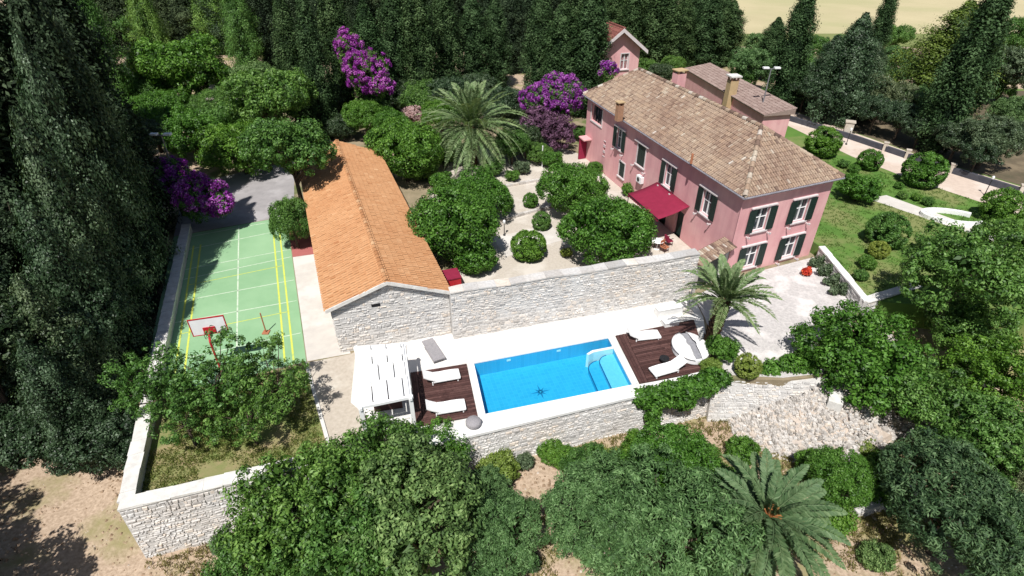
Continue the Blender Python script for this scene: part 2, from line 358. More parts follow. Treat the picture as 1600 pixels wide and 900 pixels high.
# surfaces on the terrace
CO = Vector((-11.95, 24.75, 0)); CV = Vector((-.365, .931, 0)); CU = Vector((-.931, -.365, 0))
def cp(u, v, z=0): q = CO + CU * u + CV * v; return Vector((q.x, q.y, z))
court = sheet('sports_court', [cp(0, 0), cp(8.6, 0), cp(8.6, 19.4), cp(0, 19.8)], .008, M['court'])
def court_line(u0, v0, u1, v1, m, wd=.07):
    a, b = cp(u0, v0, .012 if m == 'linew' else .016), cp(u1, v1, .012 if m == 'linew' else .016); d = (b - a).normalized(); n = Vector((-d.y, d.x, 0)) * wd / 2
    MB().face([a - n, b - n, b + n, a + n]).build('court_line', M[m], court)
court_line(3.77, .2, 3.77, 19.4, 'linew', .09)
for v0, v1 in ((2.9, 2.9), (6.9, 6.6), (9.35, 9.3), (12.2, 12.7), (13.6, 13.9), (16.7, 17.4), (18.9, 19.3)): court_line(.1, v1, 7.7, v0, 'linew')
for u in (.68, 1.16, 6.52, 7.02): court_line(u, .4, u, 17.2, 'liney', .11)
for v0, v1 in ((11.3, 11.6), (5.5, 5.5)): court_line(.68, v1, 7.02, v0, 'liney', .06)
sheet('asphalt_yard', [cp(-.6, 19.9), cp(8.6, 19.5), cp(8.6, 30), cp(-1.5, 33)], .006, M['asphalt'])
sheet('concrete_strip', [cp(-.05, .02), cp(-.05, 12.6), cp(-2.4, 12.4), cp(-2.5, -.2)], .007, M['concrete'])
sheet('red_porch_floor', [cp(-.05, 12.62), cp(-.05, 18.5), cp(-2.4, 18.5), cp(-2.4, 12.42)], .007, M['courtred'])
lawn_w = sheet('dry_lawn', [cp(.1, -.12), cp(8.6, -.12), (-18.4, 19.2), (-16.6, 14.9), (-8.55, 17.4)], .006, M['drylawn'])
sheet('gravel_path', [cp(-.05, -.12), (-8.3, 17.45), (-5.0, 18.5), (-9.35, 25.6), cp(-2.5, -.25)], .009, M['path'])
sheet('pool_paving_west', [(-9.3, 25.7), (-8.6, 21.5), (-5.2, 18.35), (-1.5, 19.5)] + [tuple(off(P, .1)[3][:2]), tuple(off(P, .1)[0][:2]), (-3.4, 27.5), (-9.35, 25.8)], .010, M['paving'])
sheet('pool_paving_south', [(-1.5, 19.5), (11.3, 23.5), tuple(off(P, .1)[2][:2]), tuple(off(P, .1)[3][:2])], .010, M['paving'])
sheet('pool_paving_north', [tuple(off(P, .1)[0][:2]), tuple(off(P, .1)[1][:2]), (12.3, 29.0), (12.3, 31.2), (-3.4, 27.5)], .010, M['paving'])
sheet('pool_paving_east', [tuple(off(P, .1)[1][:2]), tuple(off(P, .1)[2][:2]), (11.3, 23.5), (12.3, 29.0)], .010, M['paving'])
sheet('gravel_yard', [(12.3, 31.3), (15.4, 33.5), (22.7, 36.5), (22.8, 29.9), (17.6, 23.75), (15.2, 23.4), (11.9, 23.65), (12.4, 29)], .012, M['yard'])
sheet('courtyard_gravel', [(-2.5, 28), (12.3, 32.2), (15.2, 33.6), (7.4, 57.5), (3, 62), (-6, 58), (-8, 44), (-4.5, 36)], .007, M['courtyard'])
sheet('cross_path', [at(770, 372), at(860, 350), at(880, 375), at(790, 402)], .013, M['concrete'])
# garden surfaces (z .9)
dl = [at(1185, 172, .9), at(1230, 196, .9), at(1330, 244, .9), at(1420, 279, .9), at(1600, 338, .9), at(1700, 366, .9)]
du = [at(1700, 318, .9), at(1600, 293, .9), at(1450, 248, .9), at(1330, 206, .9), at(1215, 165, .9)]
sheet('drive', dl + du, .908, M['drive'])
sheet('grove_floor', [p + Vector((.1, .35, 0)) for p in du] + [Vector((14.5, 79, 0)), Vector((74, 79, 0)), Vector((74, 45, 0))], .904, M['litter'])
sheet('garden_walk', [at(1355, 310, .9), at(1385, 305, .9), at(1560, 368, .9), at(1560, 380, .9)], .907, M['concrete'])

# ------------------------------------------------------------------ stone walls
rng = random.Random(7)
def stones(F, L, Hf, mb, rmin=.09, rmax=.17, seed=1, wmin=.13, wmax=.33, batter=0, skip=None):
    """lay stones on the face y=0 of frame F (outside is -y); Hf(x)->(z0,z1)"""
    r = random.Random(seed); z = min(Hf(0)[0], Hf(L)[0], Hf(L / 2)[0]); zt = max(Hf(0)[1], Hf(L)[1], Hf(L / 2)[1])
    while z < zt - .05:
        h = r.choice((rmin, rmin * 1.25, (rmin + rmax) / 2, rmax, rmax * 1.3)); x = -r.uniform(0, .3)
        while x < L:
            wd = wmin + (wmax * 1.35 - wmin) * r.random() ** 1.8; x0 = max(0, x); x1 = min(L, x + wd); x += wd
            if x1 - x0 < .08: continue
            a, b = Hf((x0 + x1) / 2); zz0 = max(z, a) + r.uniform(.005, .03); zz1 = min(z + h, b) - r.uniform(.005, .03)
            if zz1 - zz0 < .06: continue
            if skip and skip((x0 + x1) / 2, (zz0 + zz1) / 2): continue
            pr = r.uniform(.01, .06); j = lambda: r.uniform(-.015, .015)
            bt = lambda q: -batter * (b - q)
            g = .012
            q = [F(x0 + g, bt(zz0) + .02, zz0), F(x1 - g, bt(zz0) + .02, zz0), F(x1 - g, bt(zz1) + .02, zz1), F(x0 + g, bt(zz1) + .02, zz1),
                 F(x0 + g + .02 + j(), bt(zz0) - pr + j(), zz0 + .02 + j()), F(x1 - g - .02 + j(), bt(zz0) - pr + j(), zz0 + .02 + j()), F(x1 - g - .02 + j(), bt(zz1) - pr + j(), zz1 - .02 + j()), F(x0 + g + .02 + j(), bt(zz1) - pr + j(), zz1 - .02 + j())]
            n = len(mb.v); mb.v += [tuple(p) for p in q]; vv = r.random()
            for f in ((4, 5, 6, 7), (0, 1, 5, 4), (1, 2, 6, 5), (2, 3, 7, 6), (3, 0, 4, 7)): mb.f.append(tuple(n + i for i in f)); mb.var.append(vv)
        z += h
def line_frame(a, b, z=0):
    a = Vector((a[0], a[1], z)); b = Vector((b[0], b[1], z)); d = (b - a); L = d.length; d.normalize()
    return Fr(a, d, (-d.y, d.x, 0)), L
def stone_wall(name, a, b, zf, thick, label, seed, batter=0, cope=.12, group=None, core=None, both=False, caps=None):
    F, L = line_frame(a, b); n = max(2, int(L / 1.5))
    root = empty(name, F(L / 2, thick / 2, min(zf(0)[0], zf(L)[0])), label, 'wall', group)
    c = MB()
    for i in range(n):
        x0, x1 = L * i / n, L * (i + 1) / n; a0, b0 = zf(x0); a1, b1 = zf(x1)
        c.hexa([F(x0, -batter * (b0 - a0), a0), F(x1, -batter * (b1 - a1), a1), F(x1, thick, a1), F(x0, thick, a0), F(x0, 0, b0), F(x1, 0, b1), F(x1, thick, b1), F(x0, thick, b0)])
    c.build('wall_core', core or M['mortar'], root)
    s = MB(); stones(F, L, zf, s, seed=seed, batter=batter)
    if both:
        G = Fr(F(L, thick, 0), -F.x, -F.y); stones(G, L, lambda x: zf(L - x), s, seed=seed + 5)
    tag(s.build('stones', M['stone'], root), kind='stuff')
    if cope:
        r = random.Random(seed); x = 0; k = 0
        while x < L:
            wd = min(r.uniform(.7, 1.3), L - x); x1 = x + wd
            if L - x1 < .4: x1 = L
            MB().hexa([F(x + .004, -.06, zf(x)[1] + .004), F(x1 - .004, -.06, zf(x1)[1] + .004), F(x1 - .004, thick + .05, zf(x1)[1] + .004), F(x + .004, thick + .05, zf(x)[1] + .004),
                       F(x + .004, -.06, zf(x)[1] + cope + r.uniform(-.03, .02)), F(x1 - .004, -.06 + r.uniform(-.04, .03), zf(x1)[1] + cope + r.uniform(-.03, .02)), F(x1 - .004, thick + .05, zf(x1)[1] + cope + r.uniform(-.02, .02)), F(x + .004, thick + .05 + r.uniform(-.03, .03), zf(x)[1] + cope + r.uniform(-.02, .02))], r.random()).build('coping_slab', caps or M['cope'], root)
            x = x1
    return root
# courtyard wall, 3.4 m
WZ = 3.42
wa = at(703, 457, WZ); wb = at(1094, 396, WZ)
stone_wall('courtyard_wall', wa, wb, lambda x: (0, WZ - .1 + .04 * math.sin(x * 1.3)), .6, 'tall pale stone wall between the pool terrace and the tree courtyard', 3, .02, .09, caps=M['stone'])
# south retaining wall: outer part with parapet in the west, pool edge further east
d = (SW1 - SW0).normalized(); LS = (SW1 - SW0).length
def swp(t): return SW0 + d * t
stone_wall('retaining_wall', swp(0), swp(9.4), lambda x: (-3.0, .58), .55, 'pale stone garden wall corner below the dry lawn, lower left', 11, .05, .12)
stone_wall('retaining_wall', swp(9.42), swp(LS), lambda x: (-3.9, -.02), .6, 'pale stone retaining wall carrying the swimming pool terrace', 12, .06, 0)
MB().box(line_frame(swp(9.42), swp(LS))[0], 0.02, LS - 9.42, -.10, .55, -.03, .13).build('terrace_edge', M['white']).__setitem__('kind', 'structure')
WW1 = Vector((-16.8, 14.6)) + WDIR * 27.6
stone_wall('boundary_wall', WW1, (-16.95, 14.95), lambda x: (-3.0 + 1.4 * (1 - x / 27.6), .58), .55, 'long pale stone wall along the left side of the green court', 13, 0, .12)
stone_wall('rubble_wall', (11.35, 23.42), (17.8, 23.2), lambda x: (-3.6, -.03 - .1 * abs(math.sin(x * 1.1))), .7, 'rough battered stone wall under the gravel yard, right of the pool', 18, .22, 0)
# lawn wall by the house and low garden walls on the right
stone_wall('lawn_wall', (22.75, 36.3), at(1352, 470, 1.1)[:2], lambda x: (-.1, .98), .35, 'low white topped stone wall between gravel yard and lawn', 15, 0, .12, caps=M['white'])
stone_wall('shaded_wall', at(1356, 472, 1.1)[:2], at(1440, 446, 1.1)[:2], lambda x: (-1.8, .98), .5, 'low stone wall in tree shade running right from the white topped wall', 16, 0, .1)
stone_wall('field_wall', at(1340, 805, -2.5)[:2], at(1440, 770, -2.5)[:2], lambda x: (-3.3, -2.35), .6, 'short ruined stone wall right of the big foreground palm', 17, .05, 0)

# ------------------------------------------------------------------ swimming pool
pc = sum(P, Vector((0, 0, 0))) / 4
pool = empty('swimming_pool', (pc.x, pc.y, -1), 'rectangular blue swimming pool with corner steps and a compass mosaic', 'pool')
def bil(u, v, z=0):      # u along the length from the west, v from the far side to the near side
    a = P[0].lerp(P[1], u); b = P[3].lerp(P[2], u); q = a.lerp(b, v); return Vector((q.x, q.y, z))
PD = -1.05
b = MB()
b.face([bil(0, 1, PD), bil(1, 1, PD), bil(1, 0, PD), bil(0, 0, PD)])
for (u0, v0, u1, v1) in ((0, 0, 1, 0), (1, 0, 1, 1), (1, 1, 0, 1), (0, 1, 0, 0)):
    b.face([bil(u0, v0, PD), bil(u1, v1, PD), bil(u1, v1, .02), bil(u0, v0, .02)])
b.build('basin', M['pooltile'], pool)
# coping stones round the rim
for (i, j) in ((0, 1), (1, 2), (2, 3), (3, 0)):
    F, L = line_frame(P[i], P[j]); sgn = 1
    n = max(3, int(L / .9))
    for k in range(n):
        MB().box(F, L * k / n + .003 - (.30 if k == 0 else 0), L * (k + 1) / n - .003, -.02, .32, -.04, .055).build('coping_stone', M['white'], pool)
# corner steps at the far right: curved benches
def arc_step(r, z, m, nm):
    F0 = bil(1, 0)
    ex = (bil(0, 0) - F0).normalized(); ey = (bil(1, 1) - F0).normalized()
    s_ = MB(); pts = [F0 + ex * .02 + ey * .9]
    return ex, ey, F0
ex = (bil(0, .3) - bil(1, .3)).normalized(); ey = (bil(1, 1) - bil(1, 0)).normalized()
def step_poly(wd, v0, v1, rad):
    o = bil(1, 0); pts = [o + ey * v0]
    pts += [o + ex * (wd - rad) + ey * v0]
    for k in range(1, 7):
        t = k / 6 * math.pi / 2; pts.append(o + ex * (wd - rad + rad * math.sin(t)) + ey * (v0 + rad - rad * math.cos(t)))
    pts += [o + ex * wd + ey * v1, o + ey * v1]
    return [(p.x, p.y) for p in pts]
for wd, v0, v1, rad, z, m in ((1.75, 1.05, 4.16, .7, -.72, 'pooltile'), (1.05, 1.05, 4.16, .6, -.42, 'poolpale')):
    MB().prism(step_poly(wd, v0, v1, rad), PD + .01, z, .5).build('step', M[m], pool)
    pl = step_poly(wd, v0, v1, rad)
    e = MB()
    for i in range(1, len(pl) - 2): e.tube([(pl[i][0], pl[i][1], z), (pl[i + 1][0], pl[i + 1][1], z)], .03, 5)
    e.build('step_edge', M['pooldark'], pool)
lip = step_poly(1.75, .95, 1.25, .12)
MB().prism([tuple((bil(1, 0) + ex * a + ey * b_)[:2]) for a, b_ in ((0, .80), (1.3, .80), (1.72, 1.0), (1.6, 1.1), (1.25, .97), (0, .97))], PD, -.03).build('step_wall', M['white'], pool)
# compass mosaic
cc = bil(.42, .55, PD + .006); mo = MB()
for k in range(8):
    a = k * math.pi / 4 + .28; L_ = .62 if k % 2 == 0 else .42; wv = .07
    dv = Vector((math.cos(a), math.sin(a), 0)); nv = Vector((-dv.y, dv.x, 0))
    mo.face([cc + dv * .06 - nv * wv, cc + dv * L_, cc + dv * .06 + nv * wv])
mo.build('compass_mosaic', M['poolmid'], pool)
for u, v in ((.25, 0), (.62, 0), (.06, 1)):
    q = bil(u, v, -.3); F, L = line_frame(bil(0, v), bil(1, v)); t = (q - F.o).length
    MB().box(Fr(Vector((q.x, q.y, 0)), F.x, F.y), -.12, .12, -.03, .03, -.34, -.22).build('skimmer', M['white'], pool)
wm = MB(); wm.face([bil(0, 1, -.06), bil(1, 1, -.06), bil(1, 0, -.06), bil(0, 0, -.06)])
wm.build('water', M['water'], pool)

# ------------------------------------------------------------------ roofs and walls of buildings
def point_in(u, v, poly): return inside(u, v, poly)
def tile_plane(mb, eave0, eave1, uppts, tw, tl, rise, seed, varf=None, seg=4, arc=.5):
    """barrel tiles on the plane through the eave line and the upper points, clipped to the polygon"""
    r = random.Random(seed); e0 = Vector(eave0); e1 = Vector(eave1); eu = (e1 - e0).normalized()
    up = Vector(uppts[0]) - e0; ev = (up - eu * up.dot(eu)).normalized(); n = eu.cross(ev).normalized()
    if n.z < 0: n = -n
    poly = [(0, 0), ((e1 - e0).length, 0)] + [((Vector(p) - e0).dot(eu), (Vector(p) - e0).dot(ev)) for p in uppts]
    vmax = max(p[1] for p in poly); umin = min(p[0] for p in poly); umax = max(p[0] for p in poly)
    nu = int((umax - umin) / tw) + 1; nv = int(vmax / tl) + 1
    for i in range(nu):
        u = umin + (i + .5) * tw
        for j in range(nv):
            v = j * tl - .06
            if not point_in(u, v + tl * .5, poly): continue
            vv = r.random() if not varf else varf(r, u, v)
            ju = r.uniform(-.015, .015); k0 = len(mb.v); ra = tw * arc * .82; jz = r.uniform(-.006, .01)
            for (vp, ra_, lift) in ((v, ra * 1.04, .035), (v + tl * 1.12, ra * .9, .0)):
                for k in range(seg + 1):
                    t = math.pi * k / seg
                    p = e0 + eu * (u + ju - ra_ * math.cos(t)) + ev * vp + n * (rise * math.sin(t) + lift + jz); mb.v.append(tuple(p))
            for k in range(seg): mb.f.append((k0 + k, k0 + k + 1, k0 + seg + 2 + k, k0 + seg + 1 + k)); mb.var.append(vv)
            mb.f.append(tuple(k0 + k for k in range(seg, -1, -1))); mb.var.append(vv * .3)
def ridge_tiles(a, b, mname, parent, r0=.17, ln=.55, seed=1, lift=.0):
    rr = random.Random(seed); a = Vector(a); b = Vector(b); L = (b - a).length; n = max(1, int(L / ln)); dd = (b - a) / L
    s = dd.cross(Vector((0, 0, 1))).normalized(); up = s.cross(dd)
    for i in range(n):
        m = MB(); vv = rr.random()
        p0 = a + dd * (L * i / n); p1 = a + dd * (L * (i + 1) / n + .05)
        for (p, r_, lf) in ((p0, r0 * 1.05, .02), (p1, r0 * .95, .0)):
            for k in range(6):
                t = math.pi * k / 5; m.v.append(tuple(p + s * (r_ * math.cos(t)) + up * (r_ * math.sin(t) + lf + lift - .05)))
        for k in range(5): m.f.append((k, k + 1, 7 + k, 6 + k)); m.var.append(vv)
        m.build('ridge_tile', M[mname], parent)
def wall_holes(mb, F, L, z0, z1, holes, thick=.3):
    """outside face at y=0 (outside is -y), with openings (a0,a1,c0,c1) and reveals"""
    us = sorted({0, L} | {h[0] for h in holes} | {h[1] for h in holes}); zs = sorted({z0, z1} | {h[2] for h in holes} | {h[3] for h in holes})
    for i in range(len(us) - 1):
        for k in range(len(zs) - 1):
            cu, cz = (us[i] + us[i + 1]) / 2, (zs[k] + zs[k + 1]) / 2
            if any(h[0] < cu < h[1] and h[2] < cz < h[3] for h in holes): continue
            mb.face([F(us[i], 0, zs[k]), F(us[i + 1], 0, zs[k]), F(us[i + 1], 0, zs[k + 1]), F(us[i], 0, zs[k + 1])])
    for a0, a1, c0, c1 in holes:
        for q in (((a0, 0, c0), (a0, 0, c1), (a0, thick, c1), (a0, thick, c0)), ((a1, 0, c1), (a1, 0, c0), (a1, thick, c0), (a1, thick, c1)),
                  ((a0, 0, c1), (a1, 0, c1), (a1, thick, c1), (a0, thick, c1)), ((a1, 0, c0), (a0, 0, c0), (a0, thick, c0), (a1, thick, c0))):
            mb.face([F(*p) for p in q])
        mb.face([F(a0, thick, c0), F(a1, thick, c0), F(a1, thick, c1), F(a0, thick, c1)])
def window(F, a, c, wd, h, parent, shut='open', brackets=True, lintel=True, label=None):
    """centre a along the wall, centre height c"""
    G = F.sub(a, 0, c); hw, hh = wd / 2, h / 2; t = .11
    m = MB()
    m.box(G, -hw - t, -hw, -.05, .03, -hh, hh); m.box(G, hw, hw + t, -.05, .03, -hh, hh)
    m.box(G, -hw - t, hw + t, -.05, .03, hh, hh + t)
    win = m.build('window', M['pinktrim'], parent)
    if label: win['label'] = label
    MB().box(G, -hw - t - .06, hw + t + .06, -.14, .03, -hh - .10, -hh - .003).build('sill', M['pinktrim'], win)
    if lintel:
        MB().box(G, -hw - .52, hw + .52, -.16, .0, hh + t + .004, hh + t + .09).build('lintel', M['pinktrim'], win)
    MB().face([G(-hw, .2, -hh), G(hw, .2, -hh), G(hw, .2, hh), G(-hw, .2, hh)]).build('pane', M['glass'], win)
    f = MB(); q = .055
    for x0, x1 in ((-hw, -hw + q), (-q * .9, -.005), (.005, q * .9), (hw - q, hw)): f.box(G, x0, x1, .13, .19, -hh, hh)
    for z0, z1 in ((-hh, -hh + q), (hh - q, hh), (.1, .1 + q * .8)):
        f.box(G, -hw + q, -q * .9, .135, .185, z0, z1); f.box(G, q * .9, hw - q, .135, .185, z0, z1)
    f.build('frame', M['whitepaint'], win)
    if shut:
        for sgn in (-1, 1):
            s = MB(); sw = wd * .52
            if shut == 'open': x0, x1 = (hw + .02, hw + .02 + sw) if sgn > 0 else (-hw - .02 - sw, -hw - .02); y0 = -.12
            else: x0, x1 = (.01, hw) if sgn > 0 else (-hw, -.01); y0 = .02
            s.box(G, x0, x1, y0, y0 + .045, -hh, hh)
            for k in range(12):
                zz = -hh + .07 + (h - .14) * k / 11; s.box(G, x0 + .05, x1 - .05, y0 - .012, y0, zz - .012, zz + .03)
            s.build('shutter', M['shutter'], win)
    if brackets:
        for sgn in (-1, 1):
            x = sgn * (hw + .34); MB().box(G, x - .035, x + .035, -.34, 0, -hh - .34, -hh - .26).box(G, x - .05, x + .05, -.36, -.28, -hh - .26, -hh - .18).build('bracket', M['pinktrim'], win)
    return win

# main villa
EZ = 6.4
A = Vector((14.95, 33.3, EZ)); B = Vector((22.9, 36.6, EZ)); Dv = Vector((7.10, 57.2, EZ)); Cv = B + (Dv - A)
eL = (Dv - A).normalized(); eW = (B - A).normalized()
LL = (Dv - A).length; WL = (B - A).length
mid = (A + B) / 2
RZ = 9.05
R1 = mid + eL * 4.5; R1.z = RZ
R2 = mid + eL * (LL - 3.1); R2.z = RZ
house = empty('villa', (mid.x, mid.y, 0), 'large pink two storey villa with weathered brown tiled hip roof', 'house')
ov = .36
HA = A + eL * ov + eW * ov; HB = B + eL * ov - eW * ov; HD = Dv - eL * ov + eW * ov; HC = Cv - eL * ov - eW * ov
for q in (HA, HB, HC, HD): q.z = 0
wl = MB()
FL = Fr(HD, -eL, eW)                     # long facade seen from the courtyard: x runs from far end to near corner, outside is -y
LLw = (HA - HD).length; tt = lambda t: LLw - t   # t measured from the near corner
FW = Fr(HA, eW, eL); LW = (HB - HA).length
fac = [(3.55, 4.12, 1.1, 1.8, 'open', 1), (8.75, 4.15, 1.1, 1.8, 'open', 1), (13.2, 4.2, 1.3, 1.8, 'closed', 1), (17.2, 4.3, 1.1, 1.8, 'open', 1), (16.2, 1.75, 1.0, 1.4, 'closed', 0)]
holesL = [(tt(t) - w_ / 2, tt(t) + w_ / 2, c - h / 2, c + h / 2) for t, c, w_, h, _, _ in fac]
log = (tt(23.35), tt(21.0), 4.25, 5.85); holesL.append(log)
vents = [(tt(20.15), tt(19.85), z, z + .34) for z in (1.7, 2.25, 2.8)]; holesL += vents
door = (tt(9.2), tt(8.2), 0, 2.15); door2 = (tt(6.9), tt(5.9), 0, 2.15); holesL += [door, door2]
wall_holes(wl, FL, LLw, -.4, EZ - .05, holesL)
gab = [(1.95, 4.2), (5.55, 4.2), (1.95, 1.25), (5.55, 1.25)]
holesW = [(a - .58, a + .58, c - .87, c + .87) for a, c in gab]
wall_holes(wl, FW, LW, -.4, EZ - .05, holesW)
wl.face([HB + Vector((0, 0, -.4)), HC + Vector((0, 0, -.4)), HC + Vector((0, 0, EZ - .05)), HB + Vector((0, 0, EZ - .05))])
wl.face([HC + Vector((0, 0, -.4)), HD + Vector((0, 0, -.4)), HD + Vector((0, 0, EZ - .05)), HC + Vector((0, 0, EZ - .05))])
wl.build('wall', M['pink'], house)
for t, c, w_, h, s_, br in fac: window(FL, tt(t), c, w_, h, house, s_, bool(br), bool(br))
for i, (a, c) in enumerate(gab): window(FW, a, c, 1.16, 1.74, house, 'open', True, True)
# loggia opening with frame and posts, vent trims, doors
m = MB(); a0, a1, c0, c1 = log
for x in (a0 - .12, a1): m.box(FL, x, x + .12, -.05, .02, c0, c1)
m.box(FL, a0 - .12, a1 + .12, -.07, .02, c0 - .12, c0); m.build('loggia_frame', M['pinktrim'], house)
m = MB()
m.face([FL(a0, .26, c0), FL(a1, .26, c0), FL(a1, .26, c1), FL(a0, .26, c1)]); m.build('loggia_glass', M['glass'], house)
m = MB()
for k in range(1, 4): x = a0 + (a1 - a0) * k / 4; m.box(FL, x - .03, x + .03, .19, .25, c0, c1)
m.build('loggia_mullions', M['shutter'], house)
for a0, a1, c0, c1 in vents:
    MB().box(FL, a0 - .06, a1 + .06, -.04, .02, c1, c1 + .06).box(FL, a0 - .06, a1 + .06, -.04, .02, c0 - .06, c0).build('vent_trim', M['pinktrim'], house)
for a0, a1, c0, c1 in (door, door2):
    dr = MB().box(FL, a0, a1, .2, .25, c0, c1).build('door', M['shutter'], house)
    MB().box(FL, a1 - .14, a1 - .08, .15, .195, 1.0, 1.12).build('handle', M['metal'], dr)
# roof
rf = MB(); g = .0
rf.face([A, B, R1]); rf.face([B, Cv, R2, R1]); rf.face([Cv, Dv, R2]); rf.face([Dv, A, R1, R2])
rf.face([A - Vector((0, 0, .12)), Dv - Vector((0, 0, .12)), Cv - Vector((0, 0, .12)), B - Vector((0, 0, .12))])
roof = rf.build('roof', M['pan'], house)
def vf(r, u, v):
    return min(1, max(0, r.gauss(.53, .15)))
tl_ = MB()
tile_plane(tl_, Dv, A, [R1, R2], .215, .36, .09, 1, vf); tile_plane(tl_, A, B, [R1], .215, .36, .09, 2, vf)
tile_plane(tl_, Cv, Dv, [R2], .215, .36, .09, 3, vf); tile_plane(tl_, B, Cv, [R2, R1], .215, .36, .09, 4, vf)
tag(tl_.build('roof_tiles', M['tile'], roof), kind='stuff')
for i, (p, q) in enumerate(((A, R1), (B, R1), (Dv, R2), (Cv, R2), (R1, R2))): ridge_tiles(p + Vector((0, 0, .08)), q + Vector((0, 0, .08)), 'tile', roof, .16, .5, 20 + i)
# cornice and gutter round the eaves
def eave_strip(p, q, out, d0, d1, z0, z1):
    F, L = line_frame(p, q); F.o.z = 0
    return F, L
cn = MB()
for p, q in ((Dv, A), (A, B), (B, Cv), (Cv, Dv)):
    F, L = line_frame(p, q); cn.box(F, .05, L - .05, .06, .5, EZ - .22, EZ - .13)
cn.build('cornice', M['pinktrim'], house)
for p, q in ((Dv, A), (A, B), (B, Cv)):
    F, L = line_frame(p, q); m = MB()
    m.tube([F(-.02, -.07, EZ - .06), F(L + .02, -.07, EZ - .06)], .075, 8); m.build('gutter', M['gutter'], house)
F, L = line_frame(A, B)
MB().tube([A + Vector((.25, .3, -.2)), Vector((HA.x - .05, HA.y - .05, EZ - .5)), Vector((HA.x - .05, HA.y - .05, 0))], .045, 7).build('downpipe', M['pink'], house)
def chimney(name, base, wx, wy, z0, z1, mname, parent, rz, cap=True, flue=True):
    F = rot_fr((base[0], base[1], 0), rz)
    ch = MB().box(F, -wx, wx, -wy, wy, z0, z1).build(name, M[mname], parent)
    if cap:
        for sx in (-1, 1):
            for sy in (-1, 1): MB().box(F, min(sx * wx - sx * .14, sx * wx), max(sx * wx - sx * .14, sx * wx), min(sy * wy - sy * .14, sy * wy), max(sy * wy - sy * .14, sy * wy), z1 + .004, z1 + .24).build('cap_pillar', M['brick'], ch)
        MB().box(F, -wx - .08, wx + .08, -wy - .08, wy + .08, z1 + .245, z1 + .32).build('chimney_cap', M['ochre'], ch)
    return ch
aH = math.degrees(math.atan2(eW.y, eW.x))
q = at(968, 172, 7.5); chimney('chimney', q, .26, .24, 6.6, 7.9, 'brick', roof, aH)
q = at(1060, 128, 8.9); chimney('chimney', q, .45, .4, 7.8, 9.65, 'pink', roof, aH)
for px, py in ((1118, 207), (1083, 168)):
    z = 8.0; q = at(px, py, z)
    # find the height of the slope here
    for _ in range(20):
        dd = (Vector((q.x, q.y, 0)) - Vector((A.x, A.y, 0))); acr = dd.dot(Vector((eL.y, -eL.x, 0)).normalized()); z = EZ + max(0, abs(acr)) * (RZ - EZ) / (WL / 2 * .997) + .14; q = at(px, py, z)
    sl_ = math.atan2(RZ - EZ, WL / 2)
    G = Fr(q, eL, (eW + Vector((0, 0, math.tan(sl_)))).normalized(), (Vector((0, 0, 1)) - eW * math.tan(sl_)).normalized())
    MB().box(G, -.42, .42, -.35, .35, -.05, .06).box(G, -.33, .33, -.26, .26, .06, .075).build('skylight', M['gutter'], roof)
q = at(1082, 243, 7.2); MB().tube([(q.x, q.y, 6.6), (q.x, q.y, 7.32)], .09, 8).build('vent_pipe', M['terracotta'], roof)

# red canopied porch at the far end of the facade
pr = empty('door_canopy', FL(.9, -.5, 0), 'small red door canopy, shade put into its side colour, at the far end of the villa facade', 'canopy')
MB().box(FL, .3, 1.6, -.9, -.01, 2.3, 2.42).build('roof_slab', M['pink'], pr)
MB().box(FL, .35, .55, -.85, -.02, 0, 2.295).build('side_wall', M['redfab'], pr)  # darker red carries the shade on this side

# awning
awn = empty('awning', FL(tt(8), -1.2, 0), 'crimson cloth awning over the terrace door of the villa', 'awning')
aw = [at(978, 303, 3.0), at(1013, 349, 2.55), at(1076, 326, 2.55), at(1027, 292, 3.05)]
t0, t1 = tt(10.2), tt(5.4)
fa = [FL(t0, -.02, 3.05), FL(t1, -.02, 3.05), FL(t1, -2.75, 2.5), FL(t0, -2.75, 2.5)]
m = MB(); K = 8; KV = 6
for j in range(KV + 1):
    for i in range(K + 1):
        p = fa[0].lerp(fa[1], i / K).lerp(fa[3].lerp(fa[2], i / K), j / KV); p.z -= .10 * math.sin(math.pi * j / KV) + .02 * math.sin(i * 2.1) * math.sin(math.pi * j / KV); m.v.append(tuple(p))
for j in range(KV):
    for i in range(K):
        a_ = j * (K + 1) + i; m.f.append((a_, a_ + K + 1, a_ + K + 2, a_ + 1)); m.var.append(.5)
cl = m.build('cloth', M['redfab'], awn, True); sd = cl.modifiers.new('thickness', 'SOLIDIFY'); sd.thickness = .02
m = MB(); n = 16
for i in range(n):
    a_, b_ = fa[3].lerp(fa[2], i / n), fa[3].lerp(fa[2], (i + 1) / n); m.face([a_, b_, b_ - Vector((0, 0, .22)), (a_ + b_) / 2 - Vector((0, 0, .28)), a_ - Vector((0, 0, .22))])
m.build('valance', M['redfab'], awn)
for x in (t0 + .05, t1 - .05): MB().tube([FL(x, -2.7, 0), FL(x, -2.7, 2.47)], .035, 7).build('post', M['black'], awn)
MB().tube([FL(t0, -2.75, 2.475), FL(t1, -2.75, 2.475)], .03, 7).build('front_bar', M['black'], awn)

